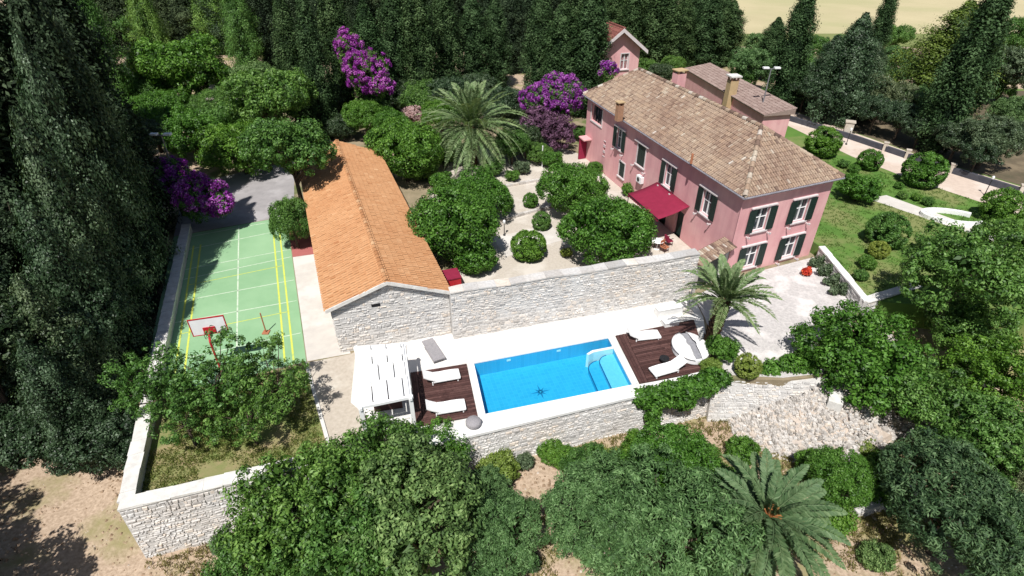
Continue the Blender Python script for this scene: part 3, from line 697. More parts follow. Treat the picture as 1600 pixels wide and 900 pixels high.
def chair(loc, rz, mname, label, cat='chair', group=None):
    r = empty('garden_chair', loc, label, cat, group, rz)
    def p(name, mb, m): o = link(name, mb.mesh(name, M[m]), r); return o
    p('seat', MB().box(ID, -.25, .25, -.25, .25, .42, .48), mname)
    p('backrest', MB().box(ID, -.25, .25, .22, .27, .5, .95), mname)
    for x in (-.22, .22):
        for y in (-.22, .22): p('leg', MB().tube([(x, y, 0), (x, y, .42)], .02, 6), 'black')
        p('armrest', MB().box(ID, x - .03, x + .03, -.24, .24, .66, .69), 'black')
    return r
chair(FL(tt(5.3), -1.5, .012), 2.0, 'redfab', 'red cushioned garden chair at the right end of the crimson awning')
chair(FL(tt(4.6), -2.3, .012), .7, 'terracotta', 'terracotta coloured garden chair nearest the roofed gate')
tb = empty('garden_table', FL(tt(5.2), -2.6, .012), 'small white table beside the chairs under the crimson awning', 'table')
link('table_top', MB().lathe(ID, [(.02, .70), (.45, .70), (.47, .72), (.45, .74), (.02, .74)], 18).mesh('table_top', M['whitepaint']), tb)
link('pedestal', MB().lathe(ID, [(.22, 0), (.22, .03), (.04, .06), (.04, .70)], 10).mesh('pedestal', M['whitepaint']), tb)
ac = empty('air_conditioner', FL(tt(12.6), -.2, 2.0), 'white air conditioning unit on the facade left of the awning', 'air conditioner')
MB().box(FL, tt(13.0), tt(12.2), -.36, -.04, 2.05, 2.62).build('case', M['whitepaint'], ac)
m = MB().lathe(Fr(FL(tt(12.65), -.362, 2.33), FL.x, FL.z, -FL.y), [(.02, 0), (.2, 0), (.2, .012), (.02, .012)], 16); m.build('fan_grille', M['black'], ac)
for x in (tt(12.9), tt(12.3)): MB().box(FL, x - .02, x + .02, -.34, 0, 1.99, 2.045).build('bracket', M['metal'], ac)

# roofed gate between wall end and villa corner
gt = empty('gateway', (wb.x + .8, wb.y + .5, 0), 'small tiled gateway joining the stone wall to the pink villa corner', 'gateway')
GF, GL = line_frame(wb, (HA.x - .04, HA.y - .02))
m = MB(); m.box(GF, .02, .5, .05, .5, 0, 2.55); m.box(GF, GL - .45, GL - .02, .05, .5, 0, 2.55); m.box(GF, .5, GL - .45, .05, .5, 2.2, 2.55); m.build('gate_wall', M['stone'], gt)
e0, e1 = GF(-.1, -.35, 2.6), GF(GL, -.35, 2.6); r0, r1 = GF(-.1, .7, 3.0), GF(GL, .7, 3.0)
m = MB().hexa([e0, e1, GF(GL, .7, 2.58), GF(-.1, .7, 2.58), e0 + Vector((0, 0, .04)), e1 + Vector((0, 0, .04)), r1, r0]); gr = m.build('gate_roof', M['pan'], gt)
m = MB(); tile_plane(m, e0 + Vector((0, 0, .04)), e1 + Vector((0, 0, .04)), [r1, r0], .22, .36, .08, 9); tag(m.build('roof_tiles', M['tile'], gr), kind='stuff')
for k in range(int((GL - .95) / .16)):
    x = .5 + k * .16; MB().box(GF, x + .005, x + .155, .30, .35, .02, 2.19).build('gate_board', M['shutter'], gt)

# barn with orange roof
BZ = 3.3
bNL = at(508, 486, BZ); bNR = at(704, 456, BZ); bdir = Vector((-.355, .935, 0))
BLN = 24.2
bFL = bNL + bdir * BLN; bFR = bNR + bdir * BLN
rN = (bNL + bNR) / 2; rN.z = BZ + 1.32; rF = (bFL + bFR) / 2; rF.z = rN.z
barn = empty('barn', ((rN.x + rF.x) / 2, (rN.y + rF.y) / 2, 0), 'long low stone barn with bright orange tiled gable roof', 'building')
bw = (bNR - bNL).normalized(); o_ = .32
w0 = bNL + bw * o_ + bdir * .25; w1 = bNR - bw * o_ * .2 + bdir * .25; w2 = bFR - bw * o_ - bdir * .2; w3 = bFL + bw * o_ - bdir * .2
Lg = (w1 - w0).length
def gz(x): u = x / Lg; return BZ - .08 + 1.26 * (1 - abs(u - .48) / .52) if True else 0
FB = Fr((w0.x, w0.y, 0), (w1 - w0).normalized(), (-(w1 - w0).normalized().y, (w1 - w0).normalized().x, 0))
m = MB()
for i in range(12):
    x0, x1 = Lg * i / 12, Lg * (i + 1) / 12
    m.face([FB(x0, 0, -.3), FB(x1, 0, -.3), FB(x1, 0, gz(x1)), FB(x0, 0, gz(x0))])
for p, q in ((w1, w2), (w2, w3), (w3, w0)):
    m.face([(p.x, p.y, -.3), (q.x, q.y, -.3), (q.x, q.y, BZ - .06), (p.x, p.y, BZ - .06)])
m.build('wall', M['mortar'], barn)
s = MB(); slit = lambda x, z: 2.15 < x < 2.75 and 2.85 < z < 3.15
stones(FB, Lg, lambda x: (0, gz(x)), s, seed=31, skip=slit)
FBL = Fr((w3.x, w3.y, 0), (w0 - w3).normalized(), (-(w0 - w3).normalized().y, (w0 - w3).normalized().x, 0))
stones(FBL, (w0 - w3).length, lambda x: (0, BZ - .1), s, seed=32, wmin=.35, wmax=.7)
tag(s.build('stones', M['stone'], barn), kind='stuff')
MB().box(FB, 2.2, 2.7, -.02, .05, 2.9, 3.1).build('vent_slot', M['dark'], barn)
m = MB(); th = Vector((0, 0, .1))
m.hexa([bNL - th, rN - th, rF - th, bFL - th, bNL, rN, rF, bFL]); m.hexa([rN - th, bNR - th, bFR - th, rF - th, rN, bNR, bFR, rF])
br = m.build('roof', M['opan'], barn)
m = MB()
tile_plane(m, bFL, bNL, [rN, rF], .25, .36, .05, 41, lambda r, u, v: min(1, max(0, r.gauss(.5, .13)))); tile_plane(m, bNR, bFR, [rF, rN], .25, .36, .05, 42, lambda r, u, v: min(1, max(0, r.gauss(.46, .13))))
tag(m.build('roof_tiles', M['otile'], br), kind='stuff')
ridge_tiles(rN + Vector((0, 0, .04)), rF + Vector((0, 0, .04)), 'otile', br, .15, .42, 44)
m = MB()
for p, q in ((bNL, rN), (rN, bNR)):
    o2 = -bdir * .03; m.hexa([p - th * 1.6 + o2 - bdir * .05, q - th * 1.6 + o2 - bdir * .05, q - th * 1.6, p - th * 1.6, p + o2 - bdir * .05 + th * .5, q + o2 - bdir * .05 + th * .5, q + th * .5, p + th * .5])
m.build('verge', M['cope'], barn)

# far tower house behind the villa
FY = 72.0
ap = zat(958, 42, FY); e_l = zat(929, 72, FY); e_r = zat(1006, 78, FY); hwid = 2.75; cx = ap.x + 1.15
tw = empty('tower_house', (cx, FY + 3, 0), 'small pink gabled house with red roof rising behind the villa', 'house')
TF = rot_fr((cx, FY, 0), 17); ez, az = 7.7, 9.9
m = MB(); W2 = 2.8; DP = 6.0
wall_holes(m, TF.sub(-W2, .35, 0), 2 * W2, 0, ez + .1, [(W2 + .35, W2 + 1.35, 5.2, 7.0)], .2)
m.face([TF(-W2, .35, ez + .1), TF(W2, .35, ez + .1), TF(0, .35, az - .15)])
m.face([TF(W2, .35, 0), TF(W2, DP, 0), TF(W2, DP, ez), TF(W2, .35, ez)]); m.face([TF(-W2, DP, 0), TF(-W2, .35, 0), TF(-W2, .35, ez), TF(-W2, DP, ez)])
m.face([TF(W2, DP, 0), TF(-W2, DP, 0), TF(-W2, DP, ez), TF(0, DP, az - .15), TF(W2, DP, ez)])
m.build('wall', M['pink'], tw)
window(TF.sub(0, .35, 0), .85, 6.1, 1.0, 1.8, tw, None, False, False)
MB().box(TF, -1.55, -1.25, .30, .36, 6.2, 6.6).build('vent', M['dark'], tw)
m = MB()
for sgn in (-1, 1):
    pts = [TF(sgn * 3.4, -.45, ez - .35), TF(0, -.45, az), TF(0, DP + .4, az), TF(sgn * 3.4, DP + .4, ez - .35)]
    if sgn > 0: pts = [pts[1], pts[0], pts[3], pts[2]]
    m.hexa([p - Vector((0, 0, .14)) for p in pts] + pts)
tr = m.build('roof', M['rtile'], tw)
m = MB(); tile_plane(m, TF(-3.4, DP + .4, ez - .34), TF(-3.4, -.45, ez - .34), [TF(0, -.45, az + .01), TF(0, DP + .4, az + .01)], .3, .45, .08, 50)
tile_plane(m, TF(3.4, -.45, ez - .34), TF(3.4, DP + .4, ez - .34), [TF(0, DP + .4, az + .01), TF(0, -.45, az + .01)], .3, .45, .08, 51)
tag(m.build('roof_tiles', M['rtile'], tr), kind='stuff')
m = MB()
for sgn in (-1, 1):
    a_, b_ = TF(sgn * 3.45, -.5, ez - .42), TF(0, -.5, az - .04); dn = Vector((0, 0, .3)); bk = TF.y * .06
    q = [a_ - dn, b_ - dn, b_ - dn + bk, a_ - dn + bk, a_ + dn * .4, b_ + dn * .4, b_ + dn * .4 + bk, a_ + dn * .4 + bk]
    m.hexa(q)
m.build('bargeboard', M['pinktrim'], tw)

# annex behind the villa: pink wall with a roof sloping toward the pool
nz = 5.1
n0 = at(1075, 112, nz); n1 = at(1192, 181, nz); nd = (n1 - n0).normalized(); nl = (n1 - n0).length + .2
ann = empty('annex', ((n0.x + n1.x) / 2, (n0.y + n1.y) / 2, 0), 'pink annex with mauve tiled lean-to roof behind the villa', 'building')
NF = Fr((n0.x, n0.y, 0), nd, (-nd.y, nd.x, 0))
m = MB(); m.box(NF, -1, nl - .3, .2, 3.0, 0, nz); m.build('wall', M['pink'], ann)
m = MB(); m.hexa([NF(-1.2, 0, nz), NF(nl, 0, nz), NF(nl, 3.2, nz + .05), NF(-1.2, 3.2, nz + .05), NF(-1.2, 0, nz + .1), NF(nl, 0, nz + .1), NF(nl, 3.2, nz + .6), NF(-1.2, 3.2, nz + .6)])
nr = m.build('roof', M['mauve'], ann)
m = MB(); tile_plane(m, NF(-1.2, 0, nz + .1), NF(nl, 0, nz + .1), [NF(nl, 3.2, nz + .6), NF(-1.2, 3.2, nz + .6)], .26, .42, .07, 61, None); tag(m.build('roof_tiles', M['mauve'], nr), kind='stuff')
q = at(1140, 178, 3.4)
qq = NF.o + NF.x * (nl * .60) + NF.y * .1
tallc = empty('chimney_stack', (qq.x, qq.y, 0), 'tall ochre chimney stack against the annex behind the villa ridge', 'chimney')
cF = Fr((qq.x, qq.y, 0), NF.x, NF.y)
MB().box(cF, -.45, .45, -.45, .42, 0, 6.7).build('shaft', M['ochre'], tallc)
for sx in (-.43, .27):
    for sy in (-.43, .25): MB().box(cF, sx, sx + .16, sy, sy + .16, 6.704, 7.1).build('cap_pillar', M['brick'], tallc)
MB().box(cF, -.62, .62, -.62, .6, 7.104, 7.24).build('chimney_cap', M['cope'], tallc)

# ------------------------------------------------------------------ decks and pool furniture
def deck(corners, label, nb, border=True):
    """corners far-left, far-right, near-right, near-left; boards run along the pool's length"""
    q = [Vector((p[0], p[1], 0)) for p in corners]; c = sum(q, Vector((0, 0, 0))) / 4
    root = empty('timber_deck', (c.x, c.y, 0), label, 'deck'); rr = random.Random(len(label))
    def bl(u, v, z): a = q[0].lerp(q[1], u); b = q[3].lerp(q[2], u); p = a.lerp(b, v); return Vector((p.x, p.y, z))
    MB().hexa([bl(0, 1, .014), bl(1, 1, .014), bl(1, 0, .014), bl(0, 0, .014), bl(0, 1, .05), bl(1, 1, .05), bl(1, 0, .05), bl(0, 0, .05)]).build('joists', M['joist'], root)
    u0 = .0
    if border:
        u0 = .115
        for k in range(3):
            a, b = u0 * k / 3 + .002, u0 * (k + 1) / 3 - .002
            MB().hexa([bl(a, 1, .052), bl(b, 1, .052), bl(b, 0, .052), bl(a, 0, .052), bl(a, 1, .09), bl(b, 1, .09), bl(b, 0, .09), bl(a, 0, .09)], rr.random()).build('deck_board', M['deck'], root)
    for k in range(nb):
        v0, v1 = k / nb + .0025, (k + 1) / nb - .0025
        cuts = [u0 + .003, rr.uniform(.4, .7), 1.0]
        for i in range(2):
            a, b = cuts[i] + .001, cuts[i + 1] - .001; z = .088 + rr.uniform(-.004, .004)
            MB().hexa([bl(a, v1, .052), bl(b, v1, .052), bl(b, v0, .052), bl(a, v0, .052), bl(a, v1, z), bl(b, v1, z), bl(b, v0, z), bl(a, v0, z)], rr.random()).build('deck_board', M['deck'], root)
    return root
deck([(-5.75, 23.75), (-2.62, 24.5), (-1.78, 20.50), (-4.85, 19.75)], 'dark brown timber deck between the white pergola and the pool', 26)
deck([(6.35, 27.05), (11.6, 28.7), (11.25, 23.95), (7.05, 22.88)], 'dark brown timber deck at the palm end of the pool', 30)
def lounger(loc, rz, label, mname='whitefab', frame='whitepaint', flat=False, group='white sun loungers'):
    r = empty('sun_lounger', loc, label, 'lounger', group, rz)
    def p(name, mb, m): return link(name, mb.mesh(name, M[m]), r)
    # x along, head at -x
    prof = [(-1.02, .72), (-.80, .56), (-.45, .36), (-.1, .33), (.35, .35), (.75, .33), (1.0, .29)] if not flat else [(-1.0, .34), (-.5, .32), (0, .32), (.5, .32), (1.0, .32)]
    m = MB(); hw = .35
    k = 3 if not flat else 2
    def strip(pr, name):
        m = MB()
        for i in range(len(pr) - 1):
            (x0, z0), (x1, z1) = pr[i], pr[i + 1]
            m.hexa([(x0, -hw, z0 - .07), (x1, -hw, z1 - .07), (x1, hw, z1 - .07), (x0, hw, z0 - .07), (x0, -hw, z0), (x1, -hw, z1), (x1, hw, z1), (x0, hw, z0)])
        p(name, m, mname)
    strip(prof[:k], 'backrest'); strip([(prof[k - 1][0] + .01, prof[k - 1][1])] + prof[k:], 'seat')
    for y in (-hw - .03, hw): p('side_rail', MB().box(ID, -.5, .98, y, y + .03, .2, .27), frame)
    for x in (-.55, .85):
        for y in (-.3, .3): p('leg', MB().box(ID, x - .03, x + .03, y - .03, y + .03, 0, .2), frame)
    return r
pa = math.atan2(2.30, 8.12)
def lz(px, py, z): p = at(px, py, z + .35); return (p.x, p.y, z)
lounger(lz(690, 586, .09), pa - .02, 'white sun lounger on the left deck, the one farther from the camera')
lounger(lz(697, 634, .09), pa - .05, 'white sun lounger on the left deck, the one nearer the camera')
lounger(lz(1043, 573, .09), pa + math.pi + .08, 'white sun lounger on the right deck beside the round daybed')
lounger(lz(1006, 522, .014), pa - .12, 'white sun lounger on the paving just behind the right deck')
lounger(lz(677, 545, .014), R(-62), 'grey woven sun lounger on the paving near the pergola', 'greywood', 'greywood', True, None)
bc = at(740, 663, .2)
bn = empty('pouf', (bc.x, bc.y, .135), 'grey woven pouf on the pool edge near the left deck', 'pouf')
link('cushion', MB().lathe(ID, [(.05, .02), (.33, .02), (.40, .12), (.40, .28), (.34, .36), (.05, .38)], 18).mesh('cushion', M['greywood'], smooth=True), bn)
link('base', MB().lathe(ID, [(.28, 0), (.30, .0), (.30, .018), (.28, .018)], 14).mesh('base', M['black']), bn)
bc = at(1038, 561, .4)
tb = empty('side_table', (bc.x, bc.y, .09), 'small dark side table on the right deck behind the lounger', 'table')
link('table_top', MB().lathe(ID, [(.03, .36), (.28, .36), (.28, .39), (.03, .39)], 16).mesh('table_top', M['black']), tb)
for k in range(3):
    a = k * 2.1; link('leg', MB().tube([(.24 * math.cos(a), .24 * math.sin(a), 0), (.18 * math.cos(a), .18 * math.sin(a), .36)], .018, 6).mesh('leg', M['black']), tb)
# round daybed with a split canopy
bc = at(1079, 540, .55)
db = empty('daybed', (bc.x, bc.y, .09), 'oval white daybed with split canopy and grey cushion at the deck corner', 'daybed', None, R(8), (1.0, 1.22, 1))
link('base', MB().lathe(ID, [(.75, 0), (.95, 0), (1.0, .06), (1.0, .34), (.96, .38), (.02, .38)], 32).mesh('base', M['whitepaint'], smooth=False), db)
link('cushion', MB().lathe(ID, [(.02, .385), (.90, .385), (.93, .43), (.90, .52), (.02, .54)], 32).mesh('cushion', M['greyfab']), db)
for sgn in (-1, 1):
    m = MB(); nu, nv = 14, 8
    for i in range(nu + 1):
        for j in range(nv + 1):
            a = (i / nu) * math.pi; e = j / nv * R(74)
            x = 1.03 * math.cos(e) * math.sin(a) * sgn; y = 1.03 * math.cos(e) * math.cos(a); z = .40 + .30 * math.sin(e)
            x = max(.20, abs(x)) * sgn
            m.v.append((x, y, z))
    for i in range(nu):
        for j in range(nv):
            a = i * (nv + 1) + j; f = (a, a + 1, a + nv + 2, a + nv + 1); m.f.append(f if sgn < 0 else f[::-1]); m.var.append(.5)
    o = link('canopy', m.mesh('canopy', M['whitefab'], smooth=True), db); md = o.modifiers.new('thickness', 'SOLIDIFY'); md.thickness = .03
# low white bench walls and shower behind the right deck
for i, (p, q, h, lb) in enumerate((((1030, 487), (1068, 480), .55, 'low white block bench against the stone wall near the palm'), ((1040, 507), (1062, 503), .35, 'lower white block beside the palm foot'))):
    F, L = line_frame(at(*p, h), at(*q, h)); F.o.z = 0
    bb = MB().box(F, 0, L, 0, .55, .012, h).box(F, -.03, L + .03, -.03, .58, h + .003, h + .05).build('block_bench', M['white']); tag(bb, lb, 'bench')
sp = at(1074, 487, 0)
sh = empty('garden_shower', (sp.x, sp.y, .01), 'slim grey garden shower pole by the end of the stone wall', 'shower')
link('pole', MB().tube([(0, 0, 0), (0, 0, 2.2), (.0, -.08, 2.3), (0, -.3, 2.3)], .03, 7).mesh('pole', M['metal']), sh)
link('shower_head', MB().lathe(Fr((0, -.3, 2.22)), [(.02, .08), (.03, .06), (.12, .02), (.12, 0), (.02, 0)], 12).mesh('shower_head', M['metal']), sh)
link('base', MB().box(ID, -.35, .35, -.35, .35, 0, .03).mesh('base', M['concrete']), sh)

# pergola
pz = 2.35
pg = [at(556, 543, pz), at(631, 538, pz), at(641, 618, pz), at(563, 634, pz)]
pcx = sum(pg, Vector((0, 0, 0))) / 4
per = empty('pergola', (pcx.x, pcx.y, 0), 'white pergola roofed with broad white slats beside the dark deck', 'pergola')
def pb(u, v, z): a = pg[0].lerp(pg[1], u); b_ = pg[3].lerp(pg[2], u); p = a.lerp(b_, v); return Vector((p.x, p.y, z))
for u, v in ((0, 0), (1, 0), (1, 1), (0, 1), (0, .5), (1, .5)):
    c = pb(u, v, 0); F = rot_fr(c, 14); MB().box(F, -.1, .1, -.1, .1, .012, pz - .18).build('post', M['whitepaint'], per)
def pbeam(u0, v0, u1, v1, z0, z1, wd, name, m='whitepaint', ext=0):
    F, L = line_frame(pb(u0, v0, 0), pb(u1, v1, 0)); return MB().box(F, -ext, L + ext, -wd / 2, wd / 2, z0, z1).build(name, M[m], per)
pbeam(0, 0, 0, 1, pz - .175, pz - .02, .14, 'beam', ext=.2); pbeam(1, 0, 1, 1, pz - .175, pz - .02, .14, 'beam', ext=.2)
pbeam(0, 1, 1, 1, pz - .172, pz - .022, .14, 'beam', ext=.12); pbeam(0, 0, 1, 0, pz - .172, pz - .022, .14, 'beam', ext=.12)
for j, v in enumerate((0.0, .36, .66)):
    v1 = (.345, .645, .985)[j]
    n = 4; sh_ = (0, .11, -.06)[j]
    ed = [0.0] + [min(.97, max(.05, k / 3.2 + sh_)) for k in (1, 2, 3)] + [1.0]
    for k in range(n):
        a, b_ = ed[k] + .012, ed[k + 1] - .012
        if b_ - a < .03: continue
        zz = pz + .012 * (k % 2) + rng.uniform(-.01, .01); s_ = .04
        MB().hexa([pb(a, v1, zz), pb(b_, v1, zz), pb(b_, v, zz + s_), pb(a, v, zz + s_), pb(a, v1, zz + .05), pb(b_, v1, zz + .05), pb(b_, v, zz + .05 + s_), pb(a, v, zz + .05 + s_)]).build('roof_panel', M['whitepaint'], per)
for j, v in enumerate((.352, .652)):
    pbeam(-.02, v, 1.02, v, pz - .018, pz - .005, .1, 'rafter')
# dark bench room below: back wall and counter
MB().hexa([pb(.05, .1, .012), pb(.95, .1, .012), pb(.95, .16, .012), pb(.05, .16, .012), pb(.05, .1, 2.0), pb(.95, .1, 2.0), pb(.95, .16, 2.0), pb(.05, .16, 2.0)]).build('back_panel', M['white'], per)
ct = MB().hexa([pb(.2, .35, .012), pb(.8, .35, .012), pb(.8, .6, .012), pb(.2, .6, .012), pb(.2, .35, .85), pb(.8, .35, .85), pb(.8, .6, .85), pb(.2, .6, .85)]).build('bar_counter', M['deck'])
tag(ct, 'dark timber bar counter in the shade under the white pergola', 'counter')
cp0, cp1 = pb(1, 1, 0), pb(1.02, 1.5, 0)
bb = MB(); F, L = line_frame(cp0, (cp1.x, cp1.y, 0)); bb.box(F, .15, L, -.12, .12, .012, .5).build('low_wall', M['white']).update_tag()
for o in [o for o in COL.objects if o.name == 'low_wall']: tag(o, 'low white wall running from the pergola to the pool terrace edge', 'wall')

# court furniture
hp = at(350, 590, 0)
hoop = empty('basketball_hoop', (hp.x, hp.y, 0), 'white basketball backboard on a red pole at the near end of the green court', 'basketball hoop')
hF = rot_fr((hp.x, hp.y, 0), 15)
MB().tube([hF(0, 0, 0), hF(0, 0, 2.6), hF(0, .25, 2.95), hF(0, .55, 2.95)], .06, 8).build('pole', M['redpaint'], hoop)
bd = MB().box(hF, -.85, .85, .55, .59, 2.75, 3.75).build('backboard', M['whitepaint'], hoop)
m = MB()
for a0, a1, c0, c1 in ((-.9, .9, 3.75, 3.8), (-.9, .9, 2.70, 2.75), (-.9, -.85, 2.75, 3.75), (.85, .9, 2.75, 3.75)): m.box(hF, a0, a1, .54, .60, c0, c1)
m.build('board_frame', M['redpaint'], hoop)
MB().box(hF, -.30, .30, .505, .545, 2.8, 3.2).build('bracket_plate', M['redpaint'], hoop)
m = MB(); m.tube([hF(.23 * math.cos(k * .3927), 0.85 + .23 * math.sin(k * .3927), 2.95) for k in range(17)], .012, 5); m.build('rim', M['redpaint'], hoop)
pl = at(416, 520, 0)
cpole = empty('net_post', (pl.x, pl.y, .02), 'slim terracotta coloured net post standing on the green court', 'post')
link('pole', MB().tube([(0, 0, 0), (0, 0, 1.5)], .04, 7).mesh('pole', M['terracotta']), cpole); link('base', MB().box(ID, -.2, .2, -.2, .2, 0, .05).mesh('base', M['terracotta']), cpole)
# curb along the dry lawn
F, L = line_frame(cp(.03, -.1), (-8.42, 17.45)); n = int(L / 1.0)
kb = empty('kerb', F(L / 2, 0, 0), 'thin pale kerb between the dry lawn and the gravel path', 'kerb')
for k in range(n): MB().box(F, L * k / n + .005, L * (k + 1) / n - .005, -.09, .09, -.05, .08 + rng.uniform(-.01, .01)).build('kerb_stone', M['cope'], kb)

# lamps
def lamp(loc, h, label, heads=0, group=None):
    r = empty('lamp_post', loc, label, 'lamp post', group)
    def p(name, mb, m): return link(name, mb.mesh(name, M[m]), r)
    if heads:
        p('pole', MB().tube([(0, 0, 0), (0, 0, h)], [.09, .05], 8), 'metal')
        p('arm', MB().box(ID, -.7, .7, -.03, .03, h + .004, h + .06), 'metal')
        for x in (-.55, .55)[:heads]: p('floodlight', MB().box(ID, x - .28, x + .28, -.22, .16, h + .065, h + .2), 'whitepaint')
    else:
        p('pole', MB().tube([(0, 0, 0), (0, 0, h)], [.04, .03], 7), 'black')
        p('lantern', MB().lathe(ID, [(.03, h), (.10, h + .04), (.11, h + .22), (.03, h + .3)], 10), 'whitepaint')
        p('base', MB().lathe(ID, [(.1, 0), (.1, .1), (.05, .15)], 10), 'black')
    return r
b_ = zat(1205, 108, 57.5); lamp((b_.x, b_.y, .9), b_.z - .9, 'tall floodlight mast with two white heads by the annex', 2)
b_ = zat(252, 212, 44); lamp((b_.x, b_.y, -.2), b_.z + .2, 'tall floodlight mast above the purple bougainvillea at the green court', 2)
for px, py, lb in ((1322, 226, 'black path lamp on the drive edge, farthest from the camera'), (1538, 305, 'black path lamp on the drive edge, nearest the camera')):
    q = at(px, py, .9); lamp((q.x, q.y, .9), 1.5, lb)
for px, py, lb in ((788, 368, 'short courtyard lamp beside the pale cross path'), (880, 402, 'short courtyard lamp left of the largest courtyard shrub')):
    q = at(px, py, 0); lamp((q.x, q.y, 0), 1.1, lb)
q = at(847, 262, 0); o = empty('white_post', (q.x, q.y, 0), 'thin white post standing by the bougainvillea corner of the courtyard', 'post')
link('shaft', MB().tube([(0, 0, 0), (0, 0, 2.2)], .05, 8).mesh('shaft', M['whitepaint']), o); link('cap', MB().lathe(ID, [(.07, 2.2), (.07, 2.26), (.02, 2.3)], 8).mesh('cap', M['whitepaint']), o)
# low edging walls in the courtyard
for i, (p, q, lb) in enumerate((((768, 350), (866, 322), 'dark edged low kerb along the courtyard path below the palm'), ((790, 292), (860, 280), 'low courtyard kerb farther back beside the palm'))):
    F, L = line_frame(at(*p), at(*q)); r_ = empty('edging', F(L / 2, 0, 0), lb, 'edging'); n = int(L / .6)
    for k in range(n): MB().box(F, L * k / n + .008, L * (k + 1) / n - .008, -.14, .14, 0, .22 + rng.uniform(-.03, .03), rng.random()).build('edging_stone', M['rock'], r_)
# red covered garden chest near the barn
q = at(706, 432, .6); rb = empty('garden_chest', (q.x, q.y, 0), 'red covered garden chest between the barn and a round tree', 'chest')
F = rot_fr((q.x, q.y, 0), 20)
MB().box(F, -.5, .5, -.6, .6, .05, .75).build('body', M['redpaint'], rb); MB().box(F, -.55, .55, -.65, .65, .755, .83).build('lid', M['redfab'], rb)
# drive wall with pillars
ws = [at(1225, 176, 1.6), at(1330, 207, 1.6), at(1460, 250, 1.6), at(1600, 292, 1.6), at(1700, 320, 1.6)]
dwl = empty('drive_wall', (ws[1].x, ws[1].y, .9), 'low wall painted dark as shade, with pale pillars along the far side of the drive', 'wall')
for i in range(len(ws) - 1):
    F, L = line_frame(ws[i], ws[i + 1]); MB().box(F, 0.02, L - .02, -.15, .15, .85, 1.45).build('wall_panel', M['wallshade'], dwl)
for px in (1385, 1420, 1458, 1490, 1600):
    for i in range(len(ws) - 1):
        pass
    yy = np.interp(px, [1225, 1330, 1460, 1600, 1700], [176, 207, 250, 292, 320]); q = at(px, yy, 1.6); F = rot_fr((q.x, q.y, 0), -30)
    pp = MB().box(F, -.2, .2, -.2, .2, .88, 1.75).build('pillar', M['path'], dwl); MB().box(F, -.24, .24, -.24, .24, 1.754, 1.81).build('pillar_cap', M['path'], pp)
gp = at(1322, 212, .9); F = rot_fr((gp.x, gp.y, 0), -25); o = empty('gate_pillar', (gp.x, gp.y, .9), 'stout cream gate pillar at the far end of the drive', 'pillar')
MB().box(F, -.42, .42, -.35, .35, .9, 2.4).build('shaft', M['path'], o); MB().box(F, -.5, .5, -.43, .43, 2.404, 2.52).build('cap', M['path'], o)
# white curved garden seat
o = empty('curved_bench', at(1480, 333, .9), 'white horseshoe shaped garden bench on the lawn right of the villa', 'bench')
m = MB(); c0 = at(1492, 335, 1.3); pts = []
for k in range(22):
    a = R(40 + 280 * k / 21); pts.append((c0.x + 2.1 * math.cos(a), c0.y + 1.15 * math.sin(a) - .5 * math.cos(a), 0))
for i in range(21):
    p, q = Vector(pts[i]), Vector(pts[i + 1]); dn = (q - p).normalized(); nn = Vector((-dn.y, dn.x, 0)) * .19
    m.hexa([p - nn + Vector((0, 0, .9)), q - nn + Vector((0, 0, .9)), q + nn + Vector((0, 0, .9)), p + nn + Vector((0, 0, .9)), p - nn + Vector((0, 0, 1.22)), q - nn + Vector((0, 0, 1.22)), q + nn + Vector((0, 0, 1.22)), p + nn + Vector((0, 0, 1.22))])
m.build('seat', M['white'], o)
# walk edging, two pale lines
for k, (p, q, lb) in enumerate((((1375, 307), (1500, 352), 'pale stone edging along the garden walk, villa side'), ((1362, 313), (1420, 340), 'short pale stone edging on the lawn side of the garden walk'), ((1330, 262), (1395, 292), 'pale stone edging between the clipped shrubs beside the drive lawn'))):
    F, L = line_frame(at(*p, .9), at(*q, .9)); r_ = empty('edging', F(L / 2, 0, 0), lb, 'edging'); n = max(2, int(L / .8))
    for i in range(n): MB().box(F, L * i / n + .008, L * (i + 1) / n - .008, -.13, .13, -.02, .2 + rng.uniform(-.03, .03)).build('edging_stone', M['cope'], r_)
# ruined pale stone hut among the trees at upper left
q = at(365, 182, 0); hut = empty('stone_hut', (q.x, q.y, 0), 'small pale stone ruin among the trees at upper left', 'ruin'); F = rot_fr((q.x, q.y, 0), 12)
m = MB(); 
for a0, a1, b0, b1, h in ((-2, 2, -1.5, -1.1, 2.6), (-2, -1.6, -1.1, 1.8, 3.2), (1.6, 2, -1.1, 1.8, 2.3), (-1.6, 1.6, 1.4, 1.8, 3.4)): m.box(F, a0, a1, b0, b1, 0, h, rng.random())
m.build('wall', M['rock'], hut)
m = MB(); m.hexa([F(-2.2, -1.7, 2.62), F(.3, -1.7, 2.62), F(.3, 1.9, 3.3), F(-2.2, 1.9, 3.3), F(-2.2, -1.7, 2.8), F(.3, -1.7, 2.8), F(.3, 1.9, 3.5), F(-2.2, 1.9, 3.5)]); m.build('roof_slab', M['bank'], hut)

